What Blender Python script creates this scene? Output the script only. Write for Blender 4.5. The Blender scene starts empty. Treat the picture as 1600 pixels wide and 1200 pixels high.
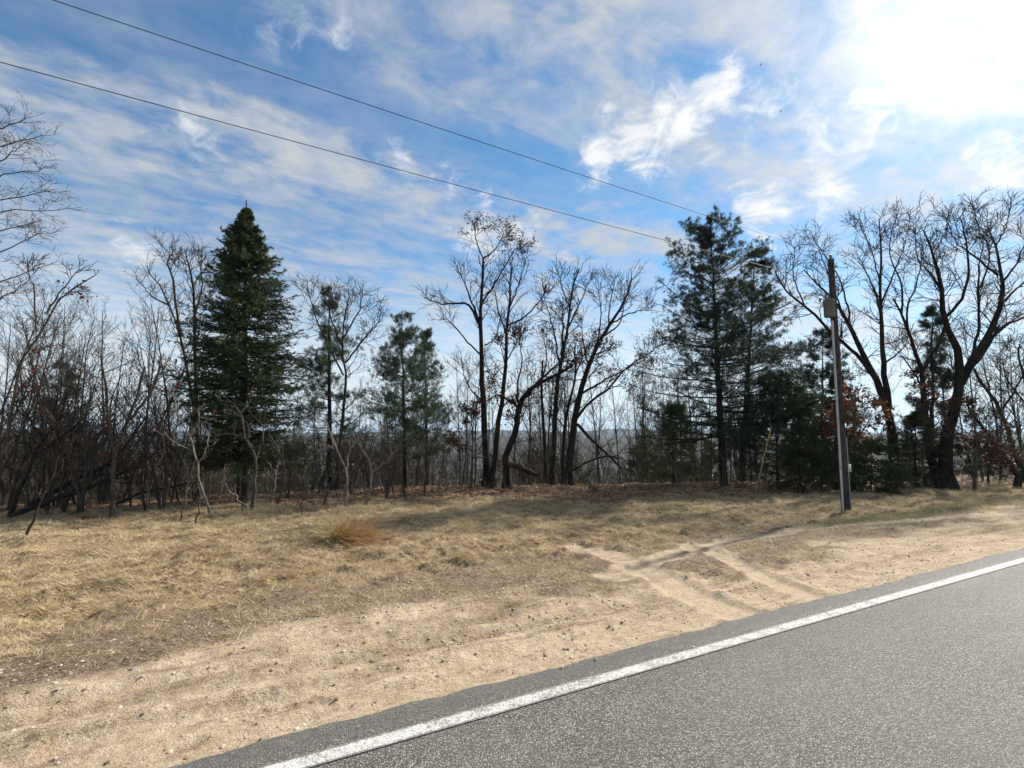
import bpy, math, random
import numpy as np
rng = np.random.default_rng(7)
random.seed(7)
R = math.radians
sc = bpy.context.scene
COL = sc.collection
# ------------------------------------------------------------------ camera
F = 740.0                      # focal length, in pixels of a 1600 px wide frame
PITCH = R(6.17)
CAMZ = 1.65
cam_d = bpy.data.cameras.new('camera'); cam = bpy.data.objects.new('camera', cam_d); COL.objects.link(cam)
cam.location = (0, 0, CAMZ); cam.rotation_euler = (R(90) + PITCH, 0, 0)
cam_d.sensor_width = 36; cam_d.lens = F / 1600 * 36; cam_d.clip_start = 0.05; cam_d.clip_end = 30000
sc.camera = cam
# ------------------------------------------------------------------ view, sun
sc.view_settings.view_transform = 'Standard'; sc.view_settings.look = 'None'
sc.view_settings.exposure = 0.82; sc.view_settings.gamma = 1.0; sc.view_settings.use_curve_mapping = False
sc.render.engine = 'CYCLES'
SAZ, SEL = R(50), R(35)        # sun: azimuth to the right of the view direction (+Y), elevation
SUN = np.array([math.sin(SAZ) * math.cos(SEL), math.cos(SAZ) * math.cos(SEL), math.sin(SEL)])
sl = bpy.data.lights.new('sun', 'SUN'); sl.energy = 5.0; sl.angle = R(1.5); sl.color = (1.0, 0.94, 0.85)
so = bpy.data.objects.new('sun', sl); COL.objects.link(so)
so.rotation_euler = (R(90) - SEL, 0, math.pi - SAZ)
so.location = (20, 20, 30)

# ------------------------------------------------------------------ node helpers
class NT:
    def __init__(s, nt): s.nt = nt; s.L = nt.links
    def n(s, typ, **kw):
        o = s.nt.nodes.new(typ)
        ins = kw.pop('ins', None)
        for k, v in kw.items(): setattr(o, k, v)
        if ins:
            for k, v in ins.items(): s.put(o.inputs[k], v)
        return o
    def put(s, sock, v):
        if isinstance(v, bpy.types.NodeSocket): s.L.new(v, sock)
        elif isinstance(v, bpy.types.Node): s.L.new(v.outputs[0], sock)
        else:
            if sock.type == 'RGBA' and len(v) == 3: v = (*v, 1)
            sock.default_value = v
    def m(s, op, a, b=0.0, c=0.0, clamp=False):
        o = s.n('ShaderNodeMath', operation=op); o.use_clamp = clamp
        s.put(o.inputs[0], a); s.put(o.inputs[1], b); s.put(o.inputs[2], c); return o.outputs[0]
    def vm(s, op, a, b=None, out=0):
        o = s.n('ShaderNodeVectorMath', operation=op); s.put(o.inputs[0], a)
        if b is not None: s.put(o.inputs[1], b)
        return o.outputs[out]
    def mix(s, f, a, b, mode='MIX'):
        o = s.n('ShaderNodeMix', data_type='RGBA', blend_type=mode); o.clamp_factor = True
        s.put(o.inputs[0], f); s.put(o.inputs[6], a); s.put(o.inputs[7], b); return o.outputs[2]
    def ss(s, x, lo, hi):
        o = s.n('ShaderNodeMapRange', interpolation_type='SMOOTHSTEP'); s.put(o.inputs[0], x)
        s.put(o.inputs[1], lo); s.put(o.inputs[2], hi); return o.outputs[0]
    def noise(s, vec, scale, detail=4, rough=0.55, dist=0.0, out=0):
        o = s.n('ShaderNodeTexNoise'); s.put(o.inputs['Vector'], vec); s.put(o.inputs['Scale'], scale)
        o.inputs['Detail'].default_value = detail; o.inputs['Roughness'].default_value = rough
        o.inputs['Distortion'].default_value = dist; return o.outputs[out]
    def ramp(s, x, stops, interp='LINEAR'):
        o = s.n('ShaderNodeValToRGB'); s.put(o.inputs[0], x); cr = o.color_ramp; cr.interpolation = interp
        while len(cr.elements) < len(stops): cr.elements.new(0.5)
        for e, (p, c) in zip(cr.elements, stops):
            e.position = p; e.color = (c, c, c, 1) if isinstance(c, (int, float)) else (*c, 1)
        return o.outputs[0]

# ------------------------------------------------------------------ world: Nishita sky + cloud layers in sky directions
def pix_dir(px, py):
    x = px - 800.0; yy = 600.0 - py
    f = F * math.cos(PITCH) - yy * math.sin(PITCH); u = yy * math.cos(PITCH) + F * math.sin(PITCH)
    return np.array([x, f, u])
def ndir(px, py):
    d = pix_dir(px, py); return d / np.linalg.norm(d)

w = bpy.data.worlds.new('World'); sc.world = w; w.use_nodes = True
for n in list(w.node_tree.nodes): w.node_tree.nodes.remove(n)
N = NT(w.node_tree)
sky = N.n('ShaderNodeTexSky', sky_type='NISHITA'); sky.sun_disc = False
sky.sun_elevation = SEL; sky.sun_rotation = SAZ; sky.altitude = 300; sky.air_density = 1.0; sky.dust_density = 0.12; sky.ozone_density = 3.0
SKYK = 0.074
dirv = N.n('ShaderNodeTexCoord').outputs['Generated']
sep = N.n('ShaderNodeSeparateXYZ', ins={0: dirv})
zc = N.m('MAXIMUM', sep.outputs[2], 0.0)
zp = N.m('ADD', zc, 0.06)
px_ = N.m('DIVIDE', sep.outputs[0], zp); py_ = N.m('DIVIDE', sep.outputs[1], zp)
A30 = R(29)
qa = N.m('ADD', N.m('MULTIPLY', px_, math.cos(A30)), N.m('MULTIPLY', py_, math.sin(A30)))      # along the streaks
qb = N.m('ADD', N.m('MULTIPLY', px_, -math.sin(A30)), N.m('MULTIPLY', py_, math.cos(A30)))     # across them
pl = N.n('ShaderNodeCombineXYZ', ins={0: qa, 1: qb, 2: 0.0}).outputs[0]
st = N.n('ShaderNodeCombineXYZ', ins={0: N.m('MULTIPLY', qa, 0.45), 1: qb, 2: 0.0}).outputs[0]
warp = N.noise(st, 1.7, 3, 0.55)
warp2 = N.noise(pl, 5.0, 6, 0.62, 1.2)
qw = N.m('ADD', qb, N.m('ADD', N.m('MULTIPLY', N.m('SUBTRACT', warp, 0.5), 0.75), N.m('MULTIPLY', N.m('SUBTRACT', warp2, 0.5), 0.35)))
band = N.ramp(N.m('DIVIDE', qw, 4.0, clamp=True), [(0.0, 0.8), (0.2, 0.8), (0.262, 0.55), (0.295, 0.10), (0.335, 0.10), (0.37, 0.85), (0.43, 0.8), (0.5, 0.42), (0.62, 0.62), (0.8, 0.5), (1.0, 0.5)], 'EASE')
streak = N.noise(st, 5.0, 8, 0.62, 0.6)
fine = N.noise(pl, 9.0, 8, 0.6, 0.4)
tex = N.m('ADD', N.m('MULTIPLY', streak, 0.65), N.m('MULTIPLY', fine, 0.35))
cir = N.m('MULTIPLY', band, N.ss(tex, 0.30, 0.66))
cir = N.m('ADD', cir, N.m('MULTIPLY', N.ss(tex, 0.34, 0.8), 0.28), clamp=True)
# broken cumulus: puffs round chosen directions, torn up by noise
puffs = [(1000, 222, .10, .85), (1060, 195, .10, .95), (1115, 150, .085, .95), (1140, 110, .06, .8), (930, 245, .08, .75), (1190, 150, .075, .8), (1160, 180, .07, .6), (995, 130, .07, .5), (950, 180, .06, .4), (1110, 230, .06, .5),
         (1190, 325, .075, .85), (1165, 300, .05, .7), (1220, 330, .05, .7), (1300, 298, .055, .85), (1280, 325, .04, .7), (745, 370, .09, .6), (820, 370, .08, .6), (760, 320, .08, .45), (700, 290, .09, .4),
         (205, 385, .07, .55), (1570, 265, .09, .6), (1180, 375, .09, .5), (470, 30, .13, .26), (530, 60, .09, .30), (1370, 150, .18, .5), (1480, 70, .22, .52), (860, 420, .09, .45), (300, 200, .12, .35), (620, 250, .10, .38)]
mask = None
for (a, b, r, k) in puffs:
    d = N.vm('DISTANCE', dirv, tuple(ndir(a, b)), out=1)
    t = N.m('MULTIPLY', N.m('SUBTRACT', 1.0, N.m('DIVIDE', d, r), clamp=True), k)
    mask = t if mask is None else N.m('MAXIMUM', mask, t)
pn = N.noise(dirv, 14.0, 10, 0.66, 0.9)
pn2 = N.noise(pl, 6.0, 6, 0.6, 1.5)
pv = N.m('ADD', mask, N.m('ADD', N.m('MULTIPLY', N.m('SUBTRACT', pn, 0.5), 1.7), N.m('MULTIPLY', N.m('SUBTRACT', pn2, 0.5), 1.1)))
puff = N.m('MULTIPLY', N.ss(pv, 0.22, 0.98), N.ss(mask, 0.0, 0.3))
# low cloud bank towards the horizon
hz = N.m('MULTIPLY', N.ss(sep.outputs[2], 0.36, 0.03), N.m('ADD', 0.55, N.m('MULTIPLY', N.ss(tex, 0.35, 0.7), 0.5)))
# light: clouds are brighter the nearer the sun they hang
sd = N.m('MAXIMUM', N.vm('DOT_PRODUCT', dirv, tuple(SUN), out=1), 0.0)
gl = N.m('ADD', N.m('MULTIPLY', N.m('POWER', sd, 14.0), 0.38), N.m('MULTIPLY', N.m('POWER', sd, 60.0), 1.3))
cb = N.m('ADD', 4.7, N.m('MULTIPLY', gl, 3.4))
ccol = N.vm('SCALE', (0.93, 0.98, 1.05)); w.node_tree.nodes[-1].inputs[3].default_value = 1.0
w.node_tree.links.new(cb, w.node_tree.nodes[-1].inputs['Scale'])
cb2 = N.m('ADD', 7.4, N.m('MULTIPLY', gl, 3.0))
pcol = N.vm('SCALE', (1.0, 1.0, 1.0)); w.node_tree.links.new(cb2, w.node_tree.nodes[-1].inputs['Scale'])
skyc = N.mix(1.0, sky.outputs[0], (0.66, 1.06, 1.16), 'MULTIPLY')
c1 = N.mix(cir, skyc, ccol)
c2 = N.mix(hz, c1, pcol)
c3 = N.mix(puff, c2, pcol)
veil = N.mix(N.m('MULTIPLY', N.m('POWER', sd, 36.0), 0.5), c3, pcol)
bg = N.n('ShaderNodeBackground', ins={0: veil, 1: SKYK})
wo = N.n('ShaderNodeOutputWorld'); w.node_tree.links.new(bg.outputs[0], wo.inputs[0])

# ------------------------------------------------------------------ numpy noise
def _hash(ix, iy, seed):
    h = (ix.astype(np.int64) * 374761393 + iy.astype(np.int64) * 668265263 + seed * 144665) & 0xffffffff
    h = ((h ^ (h >> 13)) * 1274126177) & 0xffffffff
    return ((h ^ (h >> 16)) & 0xffff) / 65535.0
def vnoise(x, y, seed=0):
    x = np.asarray(x, float); y = np.asarray(y, float)
    ix = np.floor(x); iy = np.floor(y); fx = x - ix; fy = y - iy
    fx = fx * fx * (3 - 2 * fx); fy = fy * fy * (3 - 2 * fy)
    ix = ix.astype(np.int64); iy = iy.astype(np.int64)
    a = _hash(ix, iy, seed); b = _hash(ix + 1, iy, seed); c = _hash(ix, iy + 1, seed); d = _hash(ix + 1, iy + 1, seed)
    return (a * (1 - fx) + b * fx) * (1 - fy) + (c * (1 - fx) + d * fx) * fy - 0.5
def fbm(x, y, s, oct=4, seed=0, g=0.5):
    o = 0; a = 1.0
    for i in range(oct):
        o = o + a * vnoise(x / s, y / s, seed + i * 17); a *= g; s *= 0.5
    return o
def sstep(x, a, b):
    t = np.clip((x - a) / (b - a), 0, 1); return t * t * (3 - 2 * t)

# ------------------------------------------------------------------ terrain: u runs along the road, v away from it
RA = R(63.5); DU = np.array([math.sin(RA), math.cos(RA)]); DV = np.array([-math.cos(RA), math.sin(RA)])
V_LINE, V_EDGE = 2.79, 3.10
def uv(x, y): return x * DU[0] + y * DU[1], x * DV[0] + y * DV[1]
def xy(u, v): return u * DU[0] + v * DV[0], u * DU[1] + v * DV[1]
def vprime(u, v):
    vc = np.interp(u, [-100, 5, 20, 35, 60], [25, 25, 20, 15.5, 13])
    return np.where(v < 8, v, 8 + (v - 8) * 16.5 / (vc - 8))
HV = [-60, -6.0, -4.2, -3.9, 2.9, 3.1, 5.0, 7.8, 14, 20, 24, 28, 40, 60, 100, 200, 420]
HZ = [-.6, -.3, -.04, -.06, -.06, -.035, -.10, -.50, -.72, -.85, -1.0, -1.7, -5.5, -12, -22, -32, -36]
def base_h(x, y):
    u, v = uv(x, y); vp = vprime(u, v)
    h = np.interp(vp, HV, HZ)
    r = np.hypot(x, y); az = np.arctan2(x, y)
    rd = np.interp(r, [0, 420, 750, 950, 1250, 2100, 2700, 3400, 4600, 5400, 6800], [-36, -36, -20, -6, -28, -20, 10, -10, 0, 40, 0])
    k1 = vnoise(az * 5 + 3.3, r * 0 + 1, 5) * 1.4; k2 = vnoise(az * 9, r * 0 + 7, 6) * 0.8
    bump = np.exp(-((r - 950) / 220) ** 2) * 26 * k1 + np.exp(-((r - 2700) / 500) ** 2) * 45 * (k1 * .5 + k2 + .1) + np.exp(-((r - 5400) / 700) ** 2) * 60 * k2
    front = y > 0
    far = np.where(front, rd + bump, -3.0)
    t = sstep(r, 300, 500)
    h = np.where((v > 26) & front, h * (1 - t) + far * t, h)
    return h
# wheel tracks that leave the shoulder (u, v)
def cam_ground(px, py):
    d = pix_dir(px, py); d = d / d[1]
    t = 2.0
    while t < 60:
        p = d * t
        if CAMZ + p[2] < base_h(p[0], p[1]): return p[0], p[1]
        t += 0.02
    return d[0] * 26, d[1] * 26
def track(pts):
    p = np.array([cam_ground(*q) for q in pts]); out = []
    for i in range(len(p) - 1):
        for k in range(12): out.append(p[i] + (p[i + 1] - p[i]) * k / 12)
    out.append(p[-1]); return np.array(out)
TRACKS = [(track([(1210, 985), (1080, 930), (1000, 885), (945, 862), (895, 852)]), .30), (track([(1330, 960), (1200, 905), (1110, 862), (1060, 850)]), .22),
          (track([(960, 900), (1020, 878), (1100, 852), (1250, 829), (1450, 811), (1600, 800)]), .34), (track([(0, 1010), (200, 960), (430, 905), (640, 862), (700, 832)]), .16)]
def track_mask(x, y):
    m = np.zeros_like(x); dip = np.zeros_like(x)
    near = (np.hypot(x, y) < 24)
    xs, ys = x[near], y[near]
    for P, wd in TRACKS[:3]:
        d = np.full(xs.shape, 9.0)
        for i in range(len(P)): d = np.minimum(d, np.hypot(xs - P[i, 0], ys - P[i, 1]))
        q = 1 - sstep(d + vnoise(xs * 5, ys * 5, 61) * .12, wd * .75, wd * 1.05)
        m[near] = np.maximum(m[near], q)
        dip[near] += -0.03 * (1 - sstep(d, wd * .5, wd * .9)) + 0.018 * np.exp(-((d - wd * 1.05) / .07) ** 2)
    return m, dip
def edge_wob(u): return 0.035 * vnoise(u * 1.3, u * 0, 3) + 0.03 * vnoise(u * 6, u * 0 + 4, 4) + 0.015 * vnoise(u * 25, u * 0 + 9, 8)
def detail_h(x, y, tm=None):
    u, v = uv(x, y); r = np.hypot(x, y)
    off = sstep(v, V_EDGE - .05, V_EDGE + .35)
    sand = 1 - sstep(v + fbm(x, y, 1.2, 3, 21) * .8, 4.9, 6.2)
    z = np.zeros_like(x)
    grass = sstep(v, 5.0, 7.5)
    z += grass * (fbm(x, y, 2.2, 3, 31) * .14 + fbm(x, y, .40, 4, 32, .62) * .145)
    z += off * sand * (fbm(u * .3, v, .30, 3, 41) * .04 + fbm(x, y, .14, 3, 42, .65) * .022)
    for v0, wd, dp in ((3.62, .10, .03), (4.02, .09, .04), (4.29, .07, .045), (4.75, .13, .03), (5.25, .1, .025)):
        vv = v - v0 - .10 * vnoise(u * .5, u * 0 + v0, 51) - .04 * vnoise(u * 2.5, u * 0 + v0, 52)
        s = .35 + 1.3 * np.abs(vnoise(u * .6, u * 0 + v0 * 3, 53))
        z += -dp * s * np.exp(-(vv / wd) ** 2) + dp * .8 * s * np.exp(-((vv - wd * 1.7) / (wd * .6)) ** 2)
    clods = np.clip(fbm(x, y, .09, 2, 71) - .22, 0, 1) * off * (1 - sstep(v, 6.5, 8))
    z += clods * .035
    z *= (1 - sstep(r, 40, 90))
    z += sstep(r, 60, 200) * fbm(x, y, 60, 4, 81) * 4.0 + sstep(r, 150, 400) * fbm(x, y, 14, 3, 82) * 5.0
    return z * sstep(v, V_EDGE - .12, V_EDGE + .1)
def ground(x, y):
    x = np.atleast_1d(np.asarray(x, float)); y = np.atleast_1d(np.asarray(y, float))
    return base_h(x, y) + detail_h(x, y)
def gz(x, y): return float(ground(x, y)[0])
def P(px, py, D):
    d = pix_dir(px, py); d = d / d[1] * D
    return np.array([d[0], d[1], d[2] + CAMZ])
def hitD(px, py): return cam_ground(px, py)[1]

# ------------------------------------------------------------------ mesh helpers
def mesh_np(name, V, Q, mat, parent=None, smooth=True, attrs=None):
    """V (n,3), Q (m,k) faces all with k corners -> linked object"""
    V = np.ascontiguousarray(V, dtype=np.float32).reshape(-1, 3); Q = np.ascontiguousarray(Q, dtype=np.int32)
    me = bpy.data.meshes.new(name); k = Q.shape[1]
    me.vertices.add(len(V)); me.vertices.foreach_set('co', V.ravel())
    me.loops.add(Q.size); me.loops.foreach_set('vertex_index', Q.ravel())
    me.polygons.add(len(Q)); me.polygons.foreach_set('loop_start', np.arange(0, Q.size, k, dtype=np.int32))
    if smooth: me.polygons.foreach_set('use_smooth', np.ones(len(Q), dtype=bool))
    me.update(calc_edges=True)
    if attrs:
        for an, av in attrs.items():
            a = me.attributes.new(an, 'FLOAT', 'POINT'); a.data.foreach_set('value', np.ascontiguousarray(av, dtype=np.float32))
    me.materials.append(mat)
    o = bpy.data.objects.new(name, me); COL.objects.link(o)
    if parent is not None: o.parent = parent
    return o
def tag(o, label=None, cat=None, group=None, kind=None):
    if label: o['label'] = label
    if cat: o['category'] = cat
    if group: o['group'] = group
    if kind: o['kind'] = kind
    return o
def thing(name, loc, label, cat, group=None):
    o = bpy.data.objects.new(name, None); COL.objects.link(o); o.location = loc; o.empty_display_size = .3
    return tag(o, label, cat, group)
def unit(a): return a / (np.linalg.norm(a, axis=-1, keepdims=True) + 1e-9)
def tubes(C, Rd, S):
    """C (N,P,3) centre lines, Rd (N,P) radii -> verts, quads"""
    n, p, _ = C.shape
    T = unit(np.gradient(C, axis=1))
    mt = unit(T.mean(1)); ref = np.where((np.abs(mt[:, 2]) > .7)[:, None], np.array([1.0, 0, 0]), np.array([0, 0, 1.0]))
    U = unit(np.cross(T, ref[:, None, :])); W = np.cross(T, U)
    a = np.arange(S) * 2 * math.pi / S
    V = C[:, :, None, :] + Rd[:, :, None, None] * (np.cos(a)[None, None, :, None] * U[:, :, None, :] + np.sin(a)[None, None, :, None] * W[:, :, None, :])
    b = (np.arange(n) * p * S)[:, None, None] + (np.arange(p - 1) * S)[None, :, None]
    i = np.arange(S)[None, None, :]; j = (np.arange(S) + 1) % S; j = j[None, None, :]
    Qd = np.stack([b + i, b + j, b + S + j, b + S + i], -1).reshape(-1, 4)
    return V.reshape(-1, 3), Qd
class Bag:
    def __init__(s): s.V = []; s.Q = []; s.n = 0
    def add(s, V, Q):
        s.V.append(V); s.Q.append(Q + s.n); s.n += len(V); return s
    def tube(s, C, Rd, S): return s.add(*tubes(C, Rd, S))
    def build(s, name, mat, parent=None, smooth=True): return mesh_np(name, np.concatenate(s.V), np.concatenate(s.Q), mat, parent, smooth)
def resample(pts, n):
    """smooth resampling of a polyline (with radius column) by Catmull-Rom"""
    p = np.asarray(pts, float)
    q = np.vstack([2 * p[0] - p[1], p, 2 * p[-1] - p[-2]])
    s = np.linspace(0, len(p) - 1 - 1e-6, n); i = s.astype(int); t = (s - i)[:, None]
    a, b, c, d = q[i], q[i + 1], q[i + 2], q[i + 3]
    return .5 * (2 * b + (c - a) * t + (2 * a - 5 * b + 4 * c - d) * t ** 2 + (3 * b - a - 3 * c + d) * t ** 3)
def grow(C, Rd, n, tr, ang, ln, p, wig, up, rr, rmax=9., rtip=.35, lmin=0.0, absolute=False, taper=.55):
    """n side branches on each of the given branches"""
    N0, p0, _ = C.shape
    L = np.linalg.norm(np.diff(C, axis=1), axis=2).sum(1)
    t = (np.arange(n)[None] + rng.random((N0, n))) / n; t = tr[0] + (tr[1] - tr[0]) * t
    s = t * (p0 - 1); i = np.minimum(s.astype(int), p0 - 2); f = (s - i)[..., None]
    k = np.arange(N0)[:, None]
    pos = C[k, i] * (1 - f) + C[k, i + 1] * f; tan = unit(C[k, i + 1] - C[k, i])
    r0 = Rd[k, i] * (1 - f[..., 0]) + Rd[k, i + 1] * f[..., 0]
    pos = pos.reshape(-1, 3); tan = tan.reshape(-1, 3); r0 = r0.ravel(); M = len(pos)
    perp = unit(np.cross(tan, unit(rng.normal(size=(M, 3)))))
    a = R(ang) * (0.65 + .7 * rng.random(M))[:, None]
    d = unit(np.cos(a) * tan + np.sin(a) * perp)
    ln_ = (np.full(M, ln) * (1.2 - .6 * t.ravel()) if absolute else (np.repeat(L, n) * ln * (1.1 - taper * t.ravel()))) * (.55 + .8 * rng.random(M))
    ln_ = np.maximum(ln_, lmin)
    out = [pos]; stp = (ln_ / (p - 1))[:, None]
    for _ in range(p - 1):
        d = unit(d + rng.normal(size=(M, 3)) * wig + np.array([0, 0, up])); pos = pos + d * stp; out.append(pos)
    Cn = np.stack(out, 1)
    rb = np.minimum(r0 * rr, rmax)
    Rn = rb[:, None] * np.linspace(1, rtip, p)[None]
    return Cn, Rn
def blades(pos, dirs, ln, wd, mix=1.0):
    """one thin triangle per entry, base centred on pos"""
    M = len(pos); side = unit(np.cross(dirs, unit(rng.normal(size=(M, 3))))) * (wd / 2 if np.isscalar(wd) else wd[:, None] / 2)
    tip = pos + dirs * (ln if np.isscalar(ln) else ln[:, None])
    V = np.stack([pos - side, pos + side, tip], 1).reshape(-1, 3)
    return V, np.arange(3 * M).reshape(-1, 3)
def leafquads(pos, size, up=0.0):
    M = len(pos); a = unit(rng.normal(size=(M, 3)) * np.array([1, 1, 1 - up])); b = unit(np.cross(a, rng.normal(size=(M, 3)) * (1 - up) + np.array([0, 0, 3 * up + .01])))
    s = (size * (.6 + .8 * rng.random(M)))[:, None]
    V = np.stack([pos - a * s * .55, pos + b * s * .3 + a * s * .05, pos + a * s * .5 + np.cross(a, b) * s * .12, pos - b * s * .3], 1)
    return V.reshape(-1, 3), np.arange(4 * M).reshape(-1, 4)

# ------------------------------------------------------------------ materials
def mat(name):
    m = bpy.data.materials.new(name); m.use_nodes = True
    for n in list(m.node_tree.nodes): m.node_tree.nodes.remove(n)
    k = NT(m.node_tree); out = k.n('ShaderNodeOutputMaterial'); return m, k, out
def bump(k, h, dist, strength=1.0): return k.n('ShaderNodeBump', ins={'Height': h, 'Distance': dist, 'Strength': strength}).outputs[0]
def pos_(k): return k.n('ShaderNodeNewGeometry').outputs['Position']
def bark_mat(name, c1, c2, scale=6.0, moss=None):
    m, k, out = mat(name); g = k.n('ShaderNodeTexCoord').outputs['Object']
    st = k.vm('MULTIPLY', g, (1, 1, .22)); a = k.noise(st, scale * 3, 6, .65); b = k.noise(g, scale * .25, 3)
    f = k.m('ADD', k.m('MULTIPLY', a, .7), k.m('MULTIPLY', b, .3))
    c = k.mix(k.ss(f, .36, .66), c1, c2)
    if moss: c = k.mix(k.ss(k.noise(g, 2.1, 5), .56, .72), c, moss)
    p = k.n('ShaderNodeBsdfPrincipled', ins={'Base Color': c, 'Roughness': .92, 'Specular IOR Level': .12, 'Normal': bump(k, a, .03)})
    k.L.new(p.outputs[0], out.inputs[0]); return m
def leaf_mat(name, c1, c2, trans=.35, scale=1.3, gloss=.25, rough=.6):
    m, k, out = mat(name); g = pos_(k)
    ri = k.n('ShaderNodeNewGeometry').outputs['Random Per Island']
    f = k.m('ADD', k.m('MULTIPLY', ri, .6), k.m('MULTIPLY', k.ss(k.noise(g, scale, 3), .3, .7), .4))
    c = k.mix(f, c1, c2)
    p = k.n('ShaderNodeBsdfPrincipled', ins={'Base Color': c, 'Roughness': rough, 'Specular IOR Level': gloss})
    t = k.n('ShaderNodeBsdfTranslucent', ins={0: c})
    ms = k.n('ShaderNodeMixShader', ins={0: trans}); k.L.new(p.outputs[0], ms.inputs[1]); k.L.new(t.outputs[0], ms.inputs[2])
    k.L.new(ms.outputs[0], out.inputs[0]); return m
def plain(name, c, rough=.6, metal=0., var=.25, scale=8.):
    m, k, out = mat(name); g = k.n('ShaderNodeTexCoord').outputs['Object']
    n = k.noise(g, scale, 5, .6); cc = k.mix(k.ss(n, .3, .7), tuple(x * (1 - var) for x in c), tuple(min(1, x * (1 + var)) for x in c))
    p = k.n('ShaderNodeBsdfPrincipled', ins={'Base Color': cc, 'Roughness': rough, 'Metallic': metal, 'Specular IOR Level': .3, 'Normal': bump(k, n, .004)})
    k.L.new(p.outputs[0], out.inputs[0]); return m
M_OAK = bark_mat('oak_bark', (.010, .008, .007), (.042, .034, .028))
M_GREY = bark_mat('grey_bark', (.024, .020, .018), (.085, .070, .060))
M_SAP = bark_mat('sapling_bark', (.028, .023, .019), (.10, .083, .068))
M_DARK = bark_mat('dark_bark', (.016, .013, .011), (.055, .044, .036))
M_SUMAC = bark_mat('sumac_bark', (.10, .083, .07), (.29, .245, .21), 9)
M_SUMACD = bark_mat('brown_stem_bark', (.036, .030, .026), (.13, .11, .092), 9)
M_PINEB = bark_mat('pine_bark', (.013, .010, .009), (.045, .036, .03))
M_LOG = bark_mat('rotten_log_bark', (.02, .015, .012), (.075, .05, .035))
M_SPRUCE = leaf_mat('spruce_needles', (.014, .027, .010), (.075, .10, .032), .2, 1.0)
M_PINE = leaf_mat('white_pine_needles', (.010, .024, .013), (.042, .07, .033), .2, .8)
M_PINE2 = leaf_mat('pale_pine_needles', (.03, .055, .03), (.085, .12, .06), .3, .8)
M_PINEY = leaf_mat('yellow_green_needles', (.045, .07, .016), (.13, .16, .04), .35, 1.2)
M_RUST = leaf_mat('withered_oak_leaves', (.035, .014, .009), (.12, .046, .023), .18, 2.0)
M_RUST2 = leaf_mat('orange_beech_leaves', (.11, .038, .017), (.26, .10, .045), .35, 2.0)
M_FRUIT = leaf_mat('sumac_fruit', (.12, .018, .012), (.22, .05, .03), .1, 4.0)
M_BUD = leaf_mat('maple_buds', (.07, .025, .022), (.16, .06, .05), .1, 4.0)
M_STRAW = leaf_mat('dry_grass', (.29, .207, .11), (.81, .67, .43), .3, .9, .2)
M_STRAWG = leaf_mat('greening_grass', (.15, .17, .05), (.36, .36, .13), .35, .9, .2)
M_ORN = leaf_mat('ornamental_grass', (.50, .38, .17), (.74, .62, .36), .35, 3.)
M_ORN2 = leaf_mat('ornamental_grass_rust', (.36, .20, .075), (.68, .48, .24), .35, 3.)
M_LITTER = leaf_mat('leaf_litter', (.11, .055, .03), (.42, .26, .15), .15, 1.5)
M_BRUSH = bark_mat('brush_stems', (.05, .04, .03), (.23, .185, .13), 3)
M_STALK = leaf_mat('dead_stalks', (.24, .16, .10), (.50, .39, .27), .1, 2.)
M_WOODS = bark_mat('valley_twigs', (.028, .023, .019), (.10, .078, .06), .4)
M_EVER = leaf_mat('valley_evergreens', (.03, .05, .022), (.085, .11, .045), .2, .1)

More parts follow.
